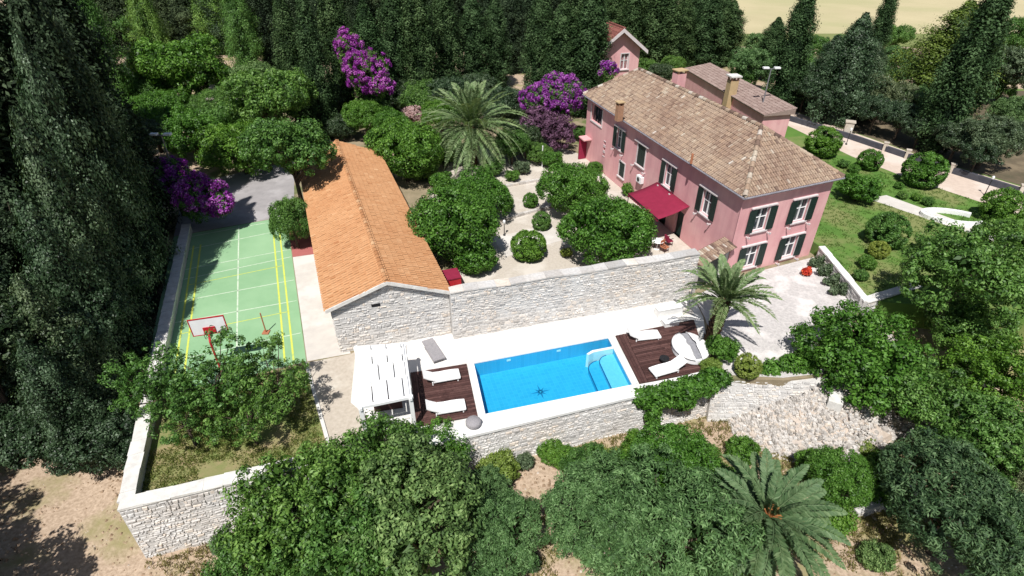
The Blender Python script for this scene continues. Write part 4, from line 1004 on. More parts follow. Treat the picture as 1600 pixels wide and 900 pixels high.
# ------------------------------------------------------------------ rubble bank on the right of the retaining wall
def bank():
    top = [(12.6, 22.75, -2.8), (15.0, 22.7, -1.2), (16.6, 22.8, -.6), (17.9, 23.3, -.05), (19.6, 25.4, -.05), (22.5, 28.6, -.1)]
    bot = [(12.6, 21.2, -3.2), (14.4, 20.0, -3.2), (16.6, 19.2, -3.15), (19.8, 19.4, -3.1), (23.2, 22.0, -3.0), (25.5, 27.0, -2.2)]
    m = MB(); nu, nv = 40, 14; r = random.Random(5)
    def ev(pts, u): 
        u *= len(pts) - 1; i = min(int(u), len(pts) - 2); return Vector(pts[i]).lerp(Vector(pts[i + 1]), u - i)
    def P_(u, v):
        p = ev(top, u).lerp(ev(bot, u), v); p.z = p.z if v < .02 else p.z + (.1 + .45 * sm(.25, .6, u)) * math.sin(v * math.pi)
        return p
    for j in range(nv + 1):
        for i in range(nu + 1):
            p = P_(i / nu, j / nv); k = .16 if 0 < j else .02
            m.v.append((p.x + r.uniform(-k, k), p.y + r.uniform(-k, k), p.z + r.uniform(-k, k)))
    for j in range(nv):
        for i in range(nu):
            a = j * (nu + 1) + i; m.f.append((a, a + nu + 1, a + nu + 2, a + 1)); m.var.append(.5)
    o = m.build('rubble_bank', M['bank']); tag(o, kind='structure')
    s = MB()
    def rock(mb, p, sz):
        n = len(mb.v); vv = r.random()
        for sx, sy, sz_ in ((-1, -1, -1), (1, -1, -1), (1, 1, -1), (-1, 1, -1), (-1, -1, 1), (1, -1, 1), (1, 1, 1), (-1, 1, 1)):
            k = .75 if sz_ > 0 else 1
            mb.v.append((p.x + sx * sz * k * r.uniform(.55, 1.1), p.y + sy * sz * k * r.uniform(.55, 1.1), p.z + sz_ * sz * r.uniform(.4, .8)))
        for f in ((4, 5, 6, 7), (0, 1, 5, 4), (1, 2, 6, 5), (2, 3, 7, 6), (3, 0, 4, 7)): mb.f.append(tuple(n + i for i in f)); mb.var.append(vv)
    for _ in range(7000):
        u, v = r.random(), r.random(); rock(s, P_(u, v) + Vector((0, 0, .07)), r.choice((.03, .04, .05, .06, .08, .13)))
    tag(s.build('loose_stones', M['rock'], o), kind='stuff')
    for k in range(16):
        u, v = r.random(), .6 + .4 * r.random(); q = MB(); rock(q, P_(u, v), r.uniform(.15, .27)); q.build('boulder', M['rock'], o)
bank()
q = at(1298, 622, -1.0); o = MB(); F = rot_fr((q.x, q.y, 0), 62); F.y = (F.y + Vector((0, 0, .0))).normalized()
o.box(F, -1.2, 1.0, -.45, .25, -2.2, -.25); o = o.build('stone_pier', M['cope']); tag(o, 'pale broken stone pier standing in the rubble bank', 'pier')

# ------------------------------------------------------------------ vegetation
NR = np.random.default_rng(11)
def unit(v): return v / np.maximum(np.linalg.norm(v, axis=1, keepdims=True), 1e-6)
def leaf_mesh(name, c, n, l, w, var, m, tan=None):
    """one kite shaped leaf per row: centre c, normal n, half length l, half width w"""
    N = len(c); n = unit(n)
    t = NR.normal(size=(N, 3)) if tan is None else tan
    t = unit(t - n * np.sum(t * n, axis=1, keepdims=True)); b = np.cross(n, t)
    l = np.broadcast_to(np.asarray(l, float).reshape(-1, 1), (N, 1)); w = np.broadcast_to(np.asarray(w, float).reshape(-1, 1), (N, 1))
    v = np.stack([c - t * l, c + b * w + t * l * .1, c + t * l - n * l * .25, c - b * w + t * l * .1], axis=1).reshape(-1, 3)
    me = bpy.data.meshes.new(name); me.vertices.add(4 * N); me.vertices.foreach_set('co', v.astype(np.float32).ravel())
    me.loops.add(4 * N); me.loops.foreach_set('vertex_index', np.arange(4 * N, dtype=np.int32))
    me.polygons.add(N); me.polygons.foreach_set('loop_start', np.arange(0, 4 * N, 4, dtype=np.int32)); me.polygons.foreach_set('loop_total', np.full(N, 4, np.int32))
    me.update(calc_edges=True)
    a = me.attributes.new('var', 'FLOAT', 'FACE'); a.data.foreach_set('value', np.clip(var, 0, 1).astype(np.float32))
    me.materials.append(m); return me
def lobed(lobes, nclump, per, cr, flat=.6, low=.35, inner=.18, spread=.9, up=.45, shell=(.72, 1.10)):
    """clumps of leaves spread over the surfaces of ellipsoid lobes [(centre, radii)]"""
    ar = np.array([(r[0] * r[1] + r[1] * r[2] + r[0] * r[2]) for _, r in lobes]); ar = ar / ar.sum()
    C, Nn, V, S = [], [], [], []
    for (cen, rad), f in zip(lobes, ar):
        cen = np.array(cen, float); rad = np.array(rad, float); k = max(3, int(nclump * f))
        d = unit(NR.normal(size=(k * 3, 3))); keep = (d[:, 2] > -low) | (NR.random(len(d)) < .25); d = d[keep]
        p = cen + d * rad * (shell[0] + (shell[1] - shell[0]) * NR.random((len(d), 1)) ** .7)
        ok = np.ones(len(p), bool)
        for c2, r2 in lobes:
            if c2 is cen: continue
            q = (p - np.array(c2)) / np.array(r2)
            ok &= ~((np.sum(q * q, 1) < .62) & (np.abs(np.array(c2) - cen).sum() > 1e-6))
        p = p[ok][:k]; d = unit(d[ok][:k] / rad)
        cv = NR.uniform(0, 1, len(p)); rr = cr * NR.uniform(.65, 1.35, len(p))
        o = NR.normal(size=(len(p), per, 3)); o = o / np.maximum(1, np.linalg.norm(o, axis=2, keepdims=True) / 1.6)
        dn = d[:, None, :]; o = o - dn * np.sum(o * dn, axis=2, keepdims=True) * (1 - flat)
        pts = p[:, None, :] + o * rr[:, None, None] * .62
        nn = unit((dn * .40 + np.array([0, 0, up * .6]) + o * .85 + NR.normal(size=o.shape) * spread * .45).reshape(-1, 3))
        out = np.sum(o * dn, axis=2)
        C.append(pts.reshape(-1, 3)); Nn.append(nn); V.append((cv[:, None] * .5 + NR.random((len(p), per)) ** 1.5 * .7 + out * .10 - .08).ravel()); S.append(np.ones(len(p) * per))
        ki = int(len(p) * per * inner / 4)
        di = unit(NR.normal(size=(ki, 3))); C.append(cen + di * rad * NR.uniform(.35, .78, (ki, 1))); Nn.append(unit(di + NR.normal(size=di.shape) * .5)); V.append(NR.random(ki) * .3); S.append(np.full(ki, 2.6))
    return np.concatenate(C), np.concatenate(Nn), np.concatenate(V), np.concatenate(S)
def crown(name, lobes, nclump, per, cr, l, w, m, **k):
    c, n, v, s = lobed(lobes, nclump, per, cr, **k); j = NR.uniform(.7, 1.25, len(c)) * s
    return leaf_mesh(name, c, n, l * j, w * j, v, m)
def trunk_mesh(name, h, r, limbs, m='bark', lean=.0, seed=1):
    rr = random.Random(seed); mb = MB(); top = Vector((lean, 0, h))
    mb.tube([(0, 0, -.4), (lean * .2 + rr.uniform(-.05, .05), rr.uniform(-.05, .05), h * .35), (lean * .6, rr.uniform(-.08, .08), h * .7), tuple(top)], [r * 1.25, r, r * .8, r * .6], 8)
    for e in limbs:
        e = Vector(e); s = Vector((lean * .6, 0, h * rr.uniform(.55, .95))); md = s.lerp(e, .5) + Vector((rr.uniform(-.2, .2), rr.uniform(-.2, .2), .15))
        mb.tube([s, md, e], [r * .5, r * .33, r * .12], 6)
    return mb.mesh(name, M[m], smooth=True)
PROTO = {}
def add_proto(kind, R0, hc, parts):
    PROTO.setdefault(kind, []).append(dict(R=R0, hc=hc, parts=parts))
def mk_round(kind, n, R0, hc, mname, nl, ncl, per, cr, l, w, flatz=.8, lr=(.5, .7), th=None, tr=.16, **k):
    for i in range(n):
        cr_ = .72 if nl < 10 else .5; lobes = [((0, 0, hc), (R0 * cr_, R0 * cr_, R0 * cr_ * flatz))]; limbs = []
        for q in range(nl):
            a = 2 * math.pi * (q + NR.uniform(-.3, .3)) / nl + i; e = NR.uniform(-.35, .75); rad = R0 * NR.uniform(*lr)
            d = (R0 - rad * (1 if nl < 10 else .75)) * (1 if nl < 10 else NR.uniform(.6, 1.12))
            c = (math.cos(a) * d * math.cos(e), math.sin(a) * d * math.cos(e), hc + (R0 * flatz - rad * .8) * math.sin(e) * 1.1)
            lobes.append((c, (rad, rad, rad * NR.uniform(.7, .95)))); limbs.append(c)
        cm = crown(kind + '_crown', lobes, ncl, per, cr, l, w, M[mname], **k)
        tm = trunk_mesh(kind + '_trunk', th or hc * .8, tr, limbs, seed=i + 3)
        add_proto(kind, R0, hc, [('trunk', tm), ('crown', cm)])
def mk_cyp(kind, n, h, r0, mname, K, per, sig=(.20, .42), l=.15, w=.05, conic=2.4, flute=.14):
    for i in range(n):
        u = .02 + .98 * NR.random(K) ** .85; a = NR.uniform(0, 2 * math.pi, K); ph = NR.uniform(0, 6, 4)
        prof = r0 * np.minimum(1, (u / .10 + .45)) * np.maximum(.02, 1 - u ** conic) ** .85
        fl = 1 + flute * np.sin(5 * a + ph[0] + u * 5) + flute * .7 * np.sin(8 * a + ph[1] - u * 9) + .10 * np.sin(3 * a + 22 * u + ph[2])
        rr = prof * fl * NR.uniform(.72, 1.08, K)
        rad = np.stack([np.cos(a), np.sin(a), np.zeros(K)], 1)
        c = np.stack([rr * np.cos(a), rr * np.sin(a), u * h + .35], 1)
        o = NR.normal(size=(K, per, 3)) * np.array([sig[0], sig[0], sig[1]]) * np.minimum(1, .3 + 2.2 * (1 - u))[:, None, None]
        pts = (c[:, None, :] + o).reshape(-1, 3)
        rp = np.repeat(rad, per, 0)
        on = (o / np.array([sig[0], sig[0], sig[1]])).reshape(-1, 3); nn = unit(rp * .55 + on * .55 + NR.normal(size=rp.shape) * .4 + np.array([0, 0, .3])); tan = np.array([0, 0, .35]) + rp * .35 + NR.normal(size=rp.shape) * .9
        var = np.repeat(NR.uniform(0, .6, K) + (fl - 1) * .8, per) + NR.random(K * per) ** 2 * .5
        j = NR.uniform(.6, 1.35, K * per)
        ki = K * 3; ui = NR.random(ki); ai = NR.uniform(0, 6.28, ki); ri = r0 * .6 * np.maximum(.05, 1 - ui ** conic) ** .85
        pi_ = np.stack([ri * np.cos(ai), ri * np.sin(ai), ui * h + .3], 1)
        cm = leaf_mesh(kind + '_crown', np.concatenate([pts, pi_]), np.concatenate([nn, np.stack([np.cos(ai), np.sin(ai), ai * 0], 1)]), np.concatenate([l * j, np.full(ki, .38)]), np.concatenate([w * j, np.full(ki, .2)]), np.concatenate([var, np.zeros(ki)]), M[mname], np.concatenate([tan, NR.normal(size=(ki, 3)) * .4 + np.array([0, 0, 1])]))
        tm = MB().tube([(0, 0, -.5), (0, 0, h * .5), (0, 0, h * .93)], [r0 * .16, r0 * .1, .03], 8).mesh(kind + '_trunk', M['bark'], smooth=True)
        add_proto(kind, r0, h, [('trunk', tm), ('crown', cm)])
mk_round('roundtree', 3, 2.5, 2.9, 'L_citrus', 9, 420, 60, .36, .075, .038, .82, (.42, .62), shell=(.88, 1.07))
for p_ in PROTO['roundtree']: p_['R'] = 2.25
mk_round('broadtree', 4, 3.4, 4.0, 'L_broad', 16, 300, 80, .50, .11, .055, .9, (.26, .50), tr=.2, inner=.08, shell=(.6, 1.18))
mk_round('loosetree', 3, 3.2, 3.6, 'L_broad', 22, 330, 74, .44, .10, .05, .95, (.22, .42), tr=.13, inner=.04, low=.8, shell=(.5, 1.28))
mk_round('olivetree', 3, 3.0, 3.1, 'L_olive', 14, 420, 82, .36, .10, .030, .85, (.30, .50), tr=.2, spread=1.3, up=.9, inner=.10, shell=(.65, 1.15))
mk_round('sparsetree', 3, 2.6, 3.0, 'L_holm', 16, 170, 44, .30, .09, .042, 1.05, (.16, .30), tr=.1, inner=0, low=1, shell=(.35, 1.3))
mk_round('ball', 2, 1.0, .92, 'L_citrus', 0, 190, 70, .17, .045, .026, 1.0, tr=.06, shell=(1.24, 1.36), inner=.3, low=1)
mk_round('shrub', 3, 1.2, .85, 'L_bright', 8, 140, 50, .24, .07, .034, .8, (.36, .6), tr=.05, low=.8)
mk_cyp('cypress', 3, 15, 1.55, 'L_dark', 560, 54, (.20, .36), .10, .05, 2.4, .2)
mk_cyp('conifer', 3, 12, 2.6, 'L_holm', 520, 84, (.34, .34), .095, .05, 1.7, .3)
USED = {}
def place(kind, loc, s, mname=None, rz=None, name='tree', label=None, cat='tree', group=None, zs=None, idx=None, lift=0):
    pr = PROTO[kind]; k = USED.get(kind, 0); USED[kind] = k + 1; p = pr[(k if idx is None else idx) % len(pr)]
    r = empty(name, loc, label, cat, group, rz if rz is not None else random.Random(k * 7 + len(kind)).uniform(0, 6.28), (s, s, zs or s))
    for nm, me in p['parts']:
        o = link(nm, me, r)
        if lift and nm == 'crown': o.location.z = lift
        if lift and nm == 'trunk': o.scale.z = 1 + lift / p['hc']
        if mname and nm == 'crown': o.material_slots[0].link = 'OBJECT'; o.material_slots[0].material = M[mname]
    return r
def tree(kind, px, py, rpx, zb, mname=None, label=None, name='tree', cat='tree', group=None, hk=1.0, zs=1.0, idx=None):
    """crown centre at pixel (px,py) with pixel radius rpx, standing on ground height zb (a number or None for the earth)"""
    p = PROTO[kind][0]; z = (zb if zb is not None else -2.7) + 3; q = at(px, py, z)
    for _ in range(25):
        Rm = rpx * depth(q) / FPX; s = Rm / p['R']; b = zb if zb is not None else gh(q.x, q.y)
        q = at(px, py, b + p['hc'] * s * zs * hk)
    return place(kind, (q.x, q.y, b + p['hc'] * s * zs * min(0, hk - 1)), s, mname, None, name, label, cat, group, s * zs, idx, max(0, hk - 1) * p['hc'])
def cypress(bx, by, ty, rpx, zb=0, kind='cypress', mname=None, label=None, group=None, name='cypress'):
    """foot at pixel (bx,by) on height zb, top reaching picture row ty"""
    q = at(bx, by, zb)
    # the vertical through q meets row ty
    lo, hi = 1.0, 40.0
    for _ in range(40):
        h = (lo + hi) / 2; z = zb + h; f = q.y * CT - (z - CAMH) * ST; v = -(q.y * ST + (z - CAMH) * CT) / f * FPX + 450
        if v > ty: lo = h
        else: hi = h
    h = min(h, 24); p = PROTO[kind][0]; Rm = rpx * (q.y * CT + 14 * ST) / FPX
    return place(kind, (q.x, q.y, zb), Rm / p['R'], mname, None, name, label, 'cypress' if name == 'cypress' else 'tree', group, h / p['hc'])
ORD = ['first', 'second', 'third', 'fourth', 'fifth', 'sixth', 'seventh', 'eighth', 'ninth', 'tenth', 'eleventh', 'twelfth', 'thirteenth', 'fourteenth', 'fifteenth', 'sixteenth', 'seventeenth', 'eighteenth', 'nineteenth', 'twentieth']

# courtyard trees
tree('roundtree', 632, 236, 54, 0, None, 'dark round tree beside the far half of the orange barn roof', hk=.72)
tree('roundtree', 748, 305, 46, 0, None, 'round green tree just below the courtyard palm', hk=.72)
tree('roundtree', 706, 356, 64, 0, None, 'largest round tree against the right edge of the orange roof', hk=.72)
tree('shrub', 742, 404, 34, 0, 'L_citrus', 'dense green bush at the foot of the largest courtyard tree', 'bush', 'bush')
tree('roundtree', 894, 298, 48, 0, None, 'round courtyard tree below the bougainvillea, left of the villa facade', hk=.72)
tree('roundtree', 948, 358, 66, 0, None, 'broad round tree between crimson awning and tall stone wall', hk=.72)
tree('ball', 826, 384, 28, 0, None, 'clipped drum shaped topiary alone on the cream gravel', 'topiary', 'topiary', zs=.85)
tree('ball', 846, 345, 15, 0, 'L_broad', 'small clipped ball beside the pale cross path', 'topiary', 'topiary')
tree('ball', 829, 313, 12, 0, None, 'tiny clipped ball in the courtyard bed below the palm', 'topiary', 'topiary')
tree('shrub', 862, 250, 18, 0, 'L_bright', 'bright green bush by the thin white post', 'bush', 'bush')
tree('shrub', 790, 318, 14, 0, 'L_citrus', 'low green bush at the left end of the courtyard kerb', 'bush', 'bush')
tree('shrub', 985, 296, 14, 0, 'L_bright', 'leafy bush against the facade left of the crimson awning', 'bush', 'bush')
tree('shrub', 885, 395, 10, 0, 'L_lime', 'small yellow green plant at the left foot of the broad awning tree', 'plant', 'plant')
for x, y, r_, mm, lb in ((664, 262, 26, 'L_broad', 'dark bush in the shade left of the courtyard palm'), (690, 285, 20, 'L_citrus', 'low bush under the left fronds of the courtyard palm'), (700, 235, 26, 'L_broad', 'bush behind the left fronds of the courtyard palm'), (770, 262, 18, 'L_broad', 'low bush under the right fronds of the courtyard palm'), (655, 225, 24, 'L_citrus', 'bush between the dark round tree and the palm'), (815, 262, 14, 'L_grey', 'grey leaved bush on the pale gravel right of the palm'), (800, 275, 12, 'L_citrus', 'small green bush on the pale gravel right of the palm'), (930, 262, 12, 'L_bright', 'small bright bush at the foot of the far facade')):
    tree('shrub', x, y, r_, 0, mm, lb, 'bush', 'bush')
# garden topiary on the right
GB = [(1287, 222, 26, 'L_citrus', 'round clipped bush nearest the cream gate pillar'), (1360, 250, 18, 'L_citrus', 'smaller round clipped bush on the strip beside the drive'), (1445, 266, 30, 'L_citrus', 'wide flat topped clipped bush beside the drive'),
      (1342, 295, 32, 'L_citrus', 'round bush close to the right corner of the villa'), (1388, 360, 30, 'L_broad', 'large dark clipped dome on the lawn'), (1374, 390, 15, 'L_lime', 'small pale lime ball on the lawn'), (1568, 322, 30, 'L_citrus', 'round bush right of the white horseshoe bench')]
for x, y, r_, mm, lb in GB: tree('ball' if r_ < 31 else 'shrub', x, y, r_, .9, mm, lb, 'topiary', 'topiary', zs=.9)
for i, (x, y, r_) in enumerate(((1318, 256, 9), (1335, 264, 9), (1410, 305, 8), (1432, 308, 8), (1450, 315, 9), (1355, 410, 14), (1345, 430, 12), (1405, 290, 7))):
    tree('shrub', x, y, r_, .9, ('L_broad', 'L_bright')[i % 2], 'low garden plant, %s from the left in the villa lawn beds' % ORD[sorted([1318, 1335, 1410, 1432, 1450, 1355, 1345, 1405]).index(x)], 'garden_plant', 'plant', 'low plants in the lawn beds')

# poolside planting
tree('shrub', 1128, 545, 26, 0, 'L_bright', 'bright leafy shrub right of the palm trunk', 'bush', 'bush')
tree('ball', 1169, 572, 20, 0, 'L_lime', 'pale lime clipped ball at the edge of the gravel yard', 'topiary', 'topiary')
tree('shrub', 1110, 572, 18, 0, 'L_lime', 'lime green low plant at the right deck corner', 'plant', 'plant', zs=.6)
def creeper(name, pts, label, mname, n, per, cr, l, w, cat='creeper'):
    c0 = sum((Vector(p[0]) for p in pts), Vector((0, 0, 0))) / len(pts)
    root = empty(name, c0, label, cat)
    lob = [((Vector(p[0]) - c0)[:], p[1]) for p in pts]
    link('foliage', crown('foliage', lob, n, per, cr, l, w, M[mname], low=1, inner=.1), root)
    return root
F, L = line_frame((6.5, 21.7), (13.5, 23.7))
creeper('creeper', [(F(1.0, .1, -.2), (.8, .45, .5)), (F(2.3, -.1, -.1), (1.0, .6, .65)), (F(3.8, .0, .0), (1.0, .5, .5)), (F(5.0, .2, .1), (.8, .5, .4)), (F(1.2, -.35, -1.2), (.3, .2, .8)), (F(3.0, -.3, -.6), (.5, .25, .5))], 'green creeper spilling over the pool terrace wall below the right deck', 'L_citrus', 330, 46, .32, .1, .05)
creeper('creeper', [(Vector((16.0, 24.4, .1)), (1.2, .6, .4)), (Vector((17.2, 24.8, .1)), (.8, .6, .4)), (Vector((14.6, 24.0, 0)), (.5, .4, .3))], 'low green ground cover along the rubble bank edge of the gravel yard', 'L_citrus', 120, 46, .3, .1, .05)
q = at(1260, 425, .3)
creeper('flower_pot_plant', [(Vector((q.x, q.y, .4)), (.24, .24, .22))], 'red flowering plant at the right corner of the villa gable', 'F_red', 26, 30, .2, .07, .05, 'flowers')
LWf, LWl = line_frame((22.6, 35.9), at(1345, 466, 1.1))
creeper('ivy', [(LWf(x, -.12, .45), (.7, .16, .45)) for x in (.8, 2.0, 3.2, 4.4)], 'grey green ivy on the shaded face of the lawn wall', 'L_grey', 170, 40, .22, .07, .045)

# bougainvillea
def boug(lobes, globes, label, nfl=260, mname='F_purple', faded=None, tl=1.0):
    b = Vector(lobes[0][0]); root = empty('bougainvillea', (b.x, b.y, 0), label, 'bougainvillea'); rel = lambda L_: [((Vector(c) - root.location)[:], r) for c, r in L_]
    link('blossom', crown('blossom', rel(lobes), int(nfl * .95), 60, .30, .075, .06, M[mname], low=.7, inner=.04, shell=(.6, 1.22)), root)
    link('foliage', crown('foliage', rel(globes) + [(c, tuple(q * .98 for q in r)) for c, r in rel(lobes)], int(nfl * .9), 40, .34, .09, .04, M['L_broad'], low=.9, inner=.25), root)
    if faded: link('faded_blossom', crown('faded_blossom', rel(faded), int(nfl * .5), 52, .40, .10, .06, M['F_mauve'], low=1, inner=.15), root)
    h = b.z
    link('trunk', trunk_mesh('trunk', max(1.2, h * .75), .14, [rel(lobes)[i][0] for i in range(len(lobes))]), root)
a_ = at(265, 275, 3.6); b_ = at(312, 302, 3.1); c_ = at(340, 318, 2.4)
boug([(a_, (1.6, 1.4, 1.3)), (b_, (1.8, 1.5, 1.3)), (c_, (1.1, 1.0, .9))], [(a_ - Vector((.2, -.3, 1.3)), (1.7, 1.4, 1.4)), (b_ - Vector((.1, -.3, 1.2)), (1.7, 1.4, 1.3))], 'purple bougainvillea at the far left corner of the green court', 330)
a_ = at(546, 82, 8.5); b_ = at(575, 112, 7.2); c_ = at(592, 132, 6.0)
boug([(a_, (1.5, 1.3, 2.1)), (b_, (2.2, 1.5, 2.0)), (c_, (1.5, 1.2, 1.1))], [(a_ - Vector((0, -.8, 2)), (1.5, 1.2, 2)), (b_ - Vector((0, -.8, 2.2)), (2.0, 1.4, 2.2))], 'purple bougainvillea climbing the cypresses behind the barn', 330)
a_ = at(848, 155, 4.8); b_ = at(888, 150, 5.0); c_ = at(870, 180, 3.6)
boug([(a_, (2.1, 1.6, 1.5)), (b_, (1.7, 1.6, 1.8)), (at(868, 138, 5.6), (1.6, 1.4, 1.4))], [(a_ - Vector((0, -.5, 2)), (2, 1.5, 1.6))], 'large purple bougainvillea at the far end of the villa facade', 360, faded=[(at(840, 192, 3.0), (1.9, 1.5, 1.5)), (at(875, 205, 2.4), (1.7, 1.4, 1.6))])
a_ = at(951, 103, 7.2)
boug([(a_, (.7, .6, .5)), (a_ + Vector((.6, 0, -.5)), (.5, .4, .4)), (a_ + Vector((-.5, 0, -.6)), (.4, .4, .4))], [(a_ - Vector((0, 0, 1.6)), (.7, .6, 1.5))], 'small bougainvillea below the tower house window', 60)
tree('shrub', 643, 180, 18, 0, 'F_pink', 'pale pink flowering shrub left of the courtyard palm', 'flowering_shrub', 'bush', hk=2.2)

# palms
def frond_mesh(name, L, droop, nleaf=40, wl=.5, seed=1, m='L_palm', lw=.04):
    r = np.random.default_rng(seed); s = np.linspace(0, 1, 13)
    px = L * (s - .10 * s ** 3); pz = L * (.32 * s - droop * s ** 2.2)
    me_c, me_n, me_t, me_l, var = [], [], [], [], []
    for side in (-1, 1):
        for k in range(nleaf):
            u = .10 + .88 * (k + r.uniform(-.3, .3)) / nleaf; x = np.interp(u, s, px); z = np.interp(u, s, pz)
            ll = wl * (math.sin(math.pi * min(1, u * .92 + .12)) ** .6) * r.uniform(.85, 1.1)
            d = np.array([.62, side * .72, .22 - .38 * u + r.uniform(-.12, .12)]); d /= np.linalg.norm(d)
            n = np.cross(d, [1, 0, 0]) * side; n = -n if n[2] < 0 else n
            me_c.append(np.array([x, 0, z]) + d * ll * .5); me_t.append(d); me_n.append(n + r.normal(size=3) * .12); me_l.append(ll * .5); var.append(.35 + .4 * r.random() + .15 * u)
    me = leaf_mesh(name, np.array(me_c), np.array(me_n), np.array(me_l), np.full(len(me_l), lw), np.array(var), M[m], np.array(me_t))
    bm = bmesh.new(); bm.from_mesh(me); lay = bm.faces.layers.float.get('var')
    mb = MB().tube([(px[i], 0, pz[i]) for i in range(13)], [.035 * (1 - .8 * t) for t in s], 4)
    vs = [bm.verts.new(v) for v in mb.v]
    for f in mb.f:
        try: nf = bm.faces.new([vs[i] for i in f]); nf[lay] = .75
        except ValueError: pass
    bm.to_mesh(me); bm.free(); return me
def palm(loc, hz, L, label, rings, seed, trunk_r=.3, dry=0, lean=(0, 0), lw=.045, fm='L_palm'):
    root = empty('palm_tree', loc, label, 'palm'); r = random.Random(seed)
    m = MB(); n = max(4, int(hz / .16))
    for i in range(n):
        z0, z1 = hz * i / n, hz * (i + 1) / n
        for k in range(9):
            a = 2 * math.pi * (k + .5 * (i % 2)) / 9; rad = trunk_r * (1 + .25 * max(0, i / n - .6)); cx_, cy_ = lean[0] * (i / n), lean[1] * (i / n)
            c = Vector((cx_ + rad * math.cos(a), cy_ + rad * math.sin(a), z0)); t = Vector((-math.sin(a), math.cos(a), 0)) * rad * .36; o_ = Vector((math.cos(a), math.sin(a), 0))
            m.face([c - t, c + t, c + o_ * .09 + Vector((0, 0, z1 - z0 + .03)) + t * .4, c + o_ * .09 + Vector((0, 0, z1 - z0 + .03)) - t * .4], r.random())
    m.tube([(0, 0, -.4), (lean[0] * .5, lean[1] * .5, hz * .5), (lean[0], lean[1], hz + .15)], [trunk_r * 1.1, trunk_r * .98, trunk_r * 1.05], 12, .1)
    link('trunk', m.mesh('palm_trunk', M['palmbark']), root)
    for j, (cnt, pitch, droop, ls) in enumerate(rings):
        protos = [frond_mesh('frond_mesh', L * ls, droop + .05 * q, 52, .135 * L, seed * 10 + j * 3 + q, fm, lw) for q in range(2)]
        for k in range(cnt):
            a = 2 * math.pi * (k + .37 * j + r.uniform(-.25, .25)) / cnt
            link('frond', protos[k % 2], root, (lean[0] + .12 * math.cos(a), lean[1] + .12 * math.sin(a), hz + .12 - j * .05), (r.uniform(-.3, .3), -R(pitch + r.uniform(-7, 7)), a))
    for k in range(dry):
        a = r.uniform(0, 6.28); me = PROTO.setdefault('dryf', frond_mesh('dry_frond_mesh', 1.5, .75, 18, .3, 99, 'L_dry', .02))
        o = link('dry_frond', me, root, (lean[0] + .15 * math.cos(a), lean[1] + .15 * math.sin(a), hz - .15), (0, R(r.uniform(15, 60)), a))
    if dry:
        m = MB()
        for k in range(44):
            a = r.uniform(0, 6.28); e_ = r.uniform(.2, .75); m.tube([(.1 * math.cos(a), .1 * math.sin(a), hz + .1), (e_ * math.cos(a), e_ * math.sin(a), hz + .75 - e_ * .7 + r.uniform(-.05, .1))], [.06, .03], 5)
        link('cut_stubs', m.mesh('cut_stubs', M['stub']), root)
    return root
p = at(738, 196, 4.1); palm((p.x, p.y, 0), 3.9, 5.5, 'tall arching palm behind the round courtyard trees', [(9, 66, .16, .85), (13, 46, .36, 1.05), (16, 24, .58, 1.1), (16, 2, .68, 1.1), (14, -22, .60, 1.0), (10, -40, .45, .9)], 3, .34)
p = at(1107, 540, 0); palm((p.x, p.y, 0), 3.25, 3.1, 'palm with thick stubby trunk beside the round daybed', [(7, 68, .15, .8), (9, 48, .40, 1.0), (10, 26, .60, 1.05), (6, 8, .62, .95)], 5, .36, lean=(.3, .1))
p = at(1200, 806, 1.1); palm((p.x, p.y, gh(p.x, p.y)), 1.1 - gh(p.x, p.y), 3.1, 'big foreground palm seen from above with orange cut stubs', [(5, 58, .18, .7), (11, 36, .42, .95), (15, 14, .55, 1.08), (16, -6, .6, 1.1), (13, -28, .5, 1.0)], 7, .36, 9, lw=.05, fm='L_palmd')

# lawn trees by the court
for x, y, r_, lb in ((235, 600, 66, 'thin leaved tree beside the left boundary wall, left of the basketball hoop'), (328, 592, 80, 'thin leaved tree on the dry lawn right below the basketball hoop'), (425, 595, 68, 'thin leaved tree on the dry lawn casting streaky shade on the path'), (285, 650, 60, 'smaller thin leaved tree in the middle of the dry lawn'), (385, 650, 58, 'thin leaved tree nearest the camera on the dry lawn')):
    tree('sparsetree', x, y, r_, 0, 'L_broad', lb)
# tree and shrub beside court
tree('roundtree', 456, 345, 30, 0, 'L_broad', 'column shaped leafy bush at the far right corner of the green court', 'bush', 'bush', hk=.85, zs=1.45)

# woods: (foot px, foot py, top row, radius px, ground height)
def row(items, kind, mname, phrase, group, name='cypress', zb=None):
    order = sorted(range(len(items)), key=lambda i: items[i][0])
    for rank, i in enumerate(order):
        bx, by, ty, r_ = items[i][:4]; z = items[i][4] if len(items[i]) > 4 else (zb if zb is not None else 0)
        cypress(bx, by, ty, r_, z, kind, mname, phrase % ORD[rank], group, name)
def trow(items, kind, mname, phrase, group, zb, **k):
    order = sorted(range(len(items)), key=lambda i: items[i][0])
    for rank, i in enumerate(order):
        x, y, r_ = items[i][:3]
        tree(kind, x, y, r_, zb, items[i][3] if len(items[i]) > 3 else mname, phrase % ORD[rank], group=group, **k)
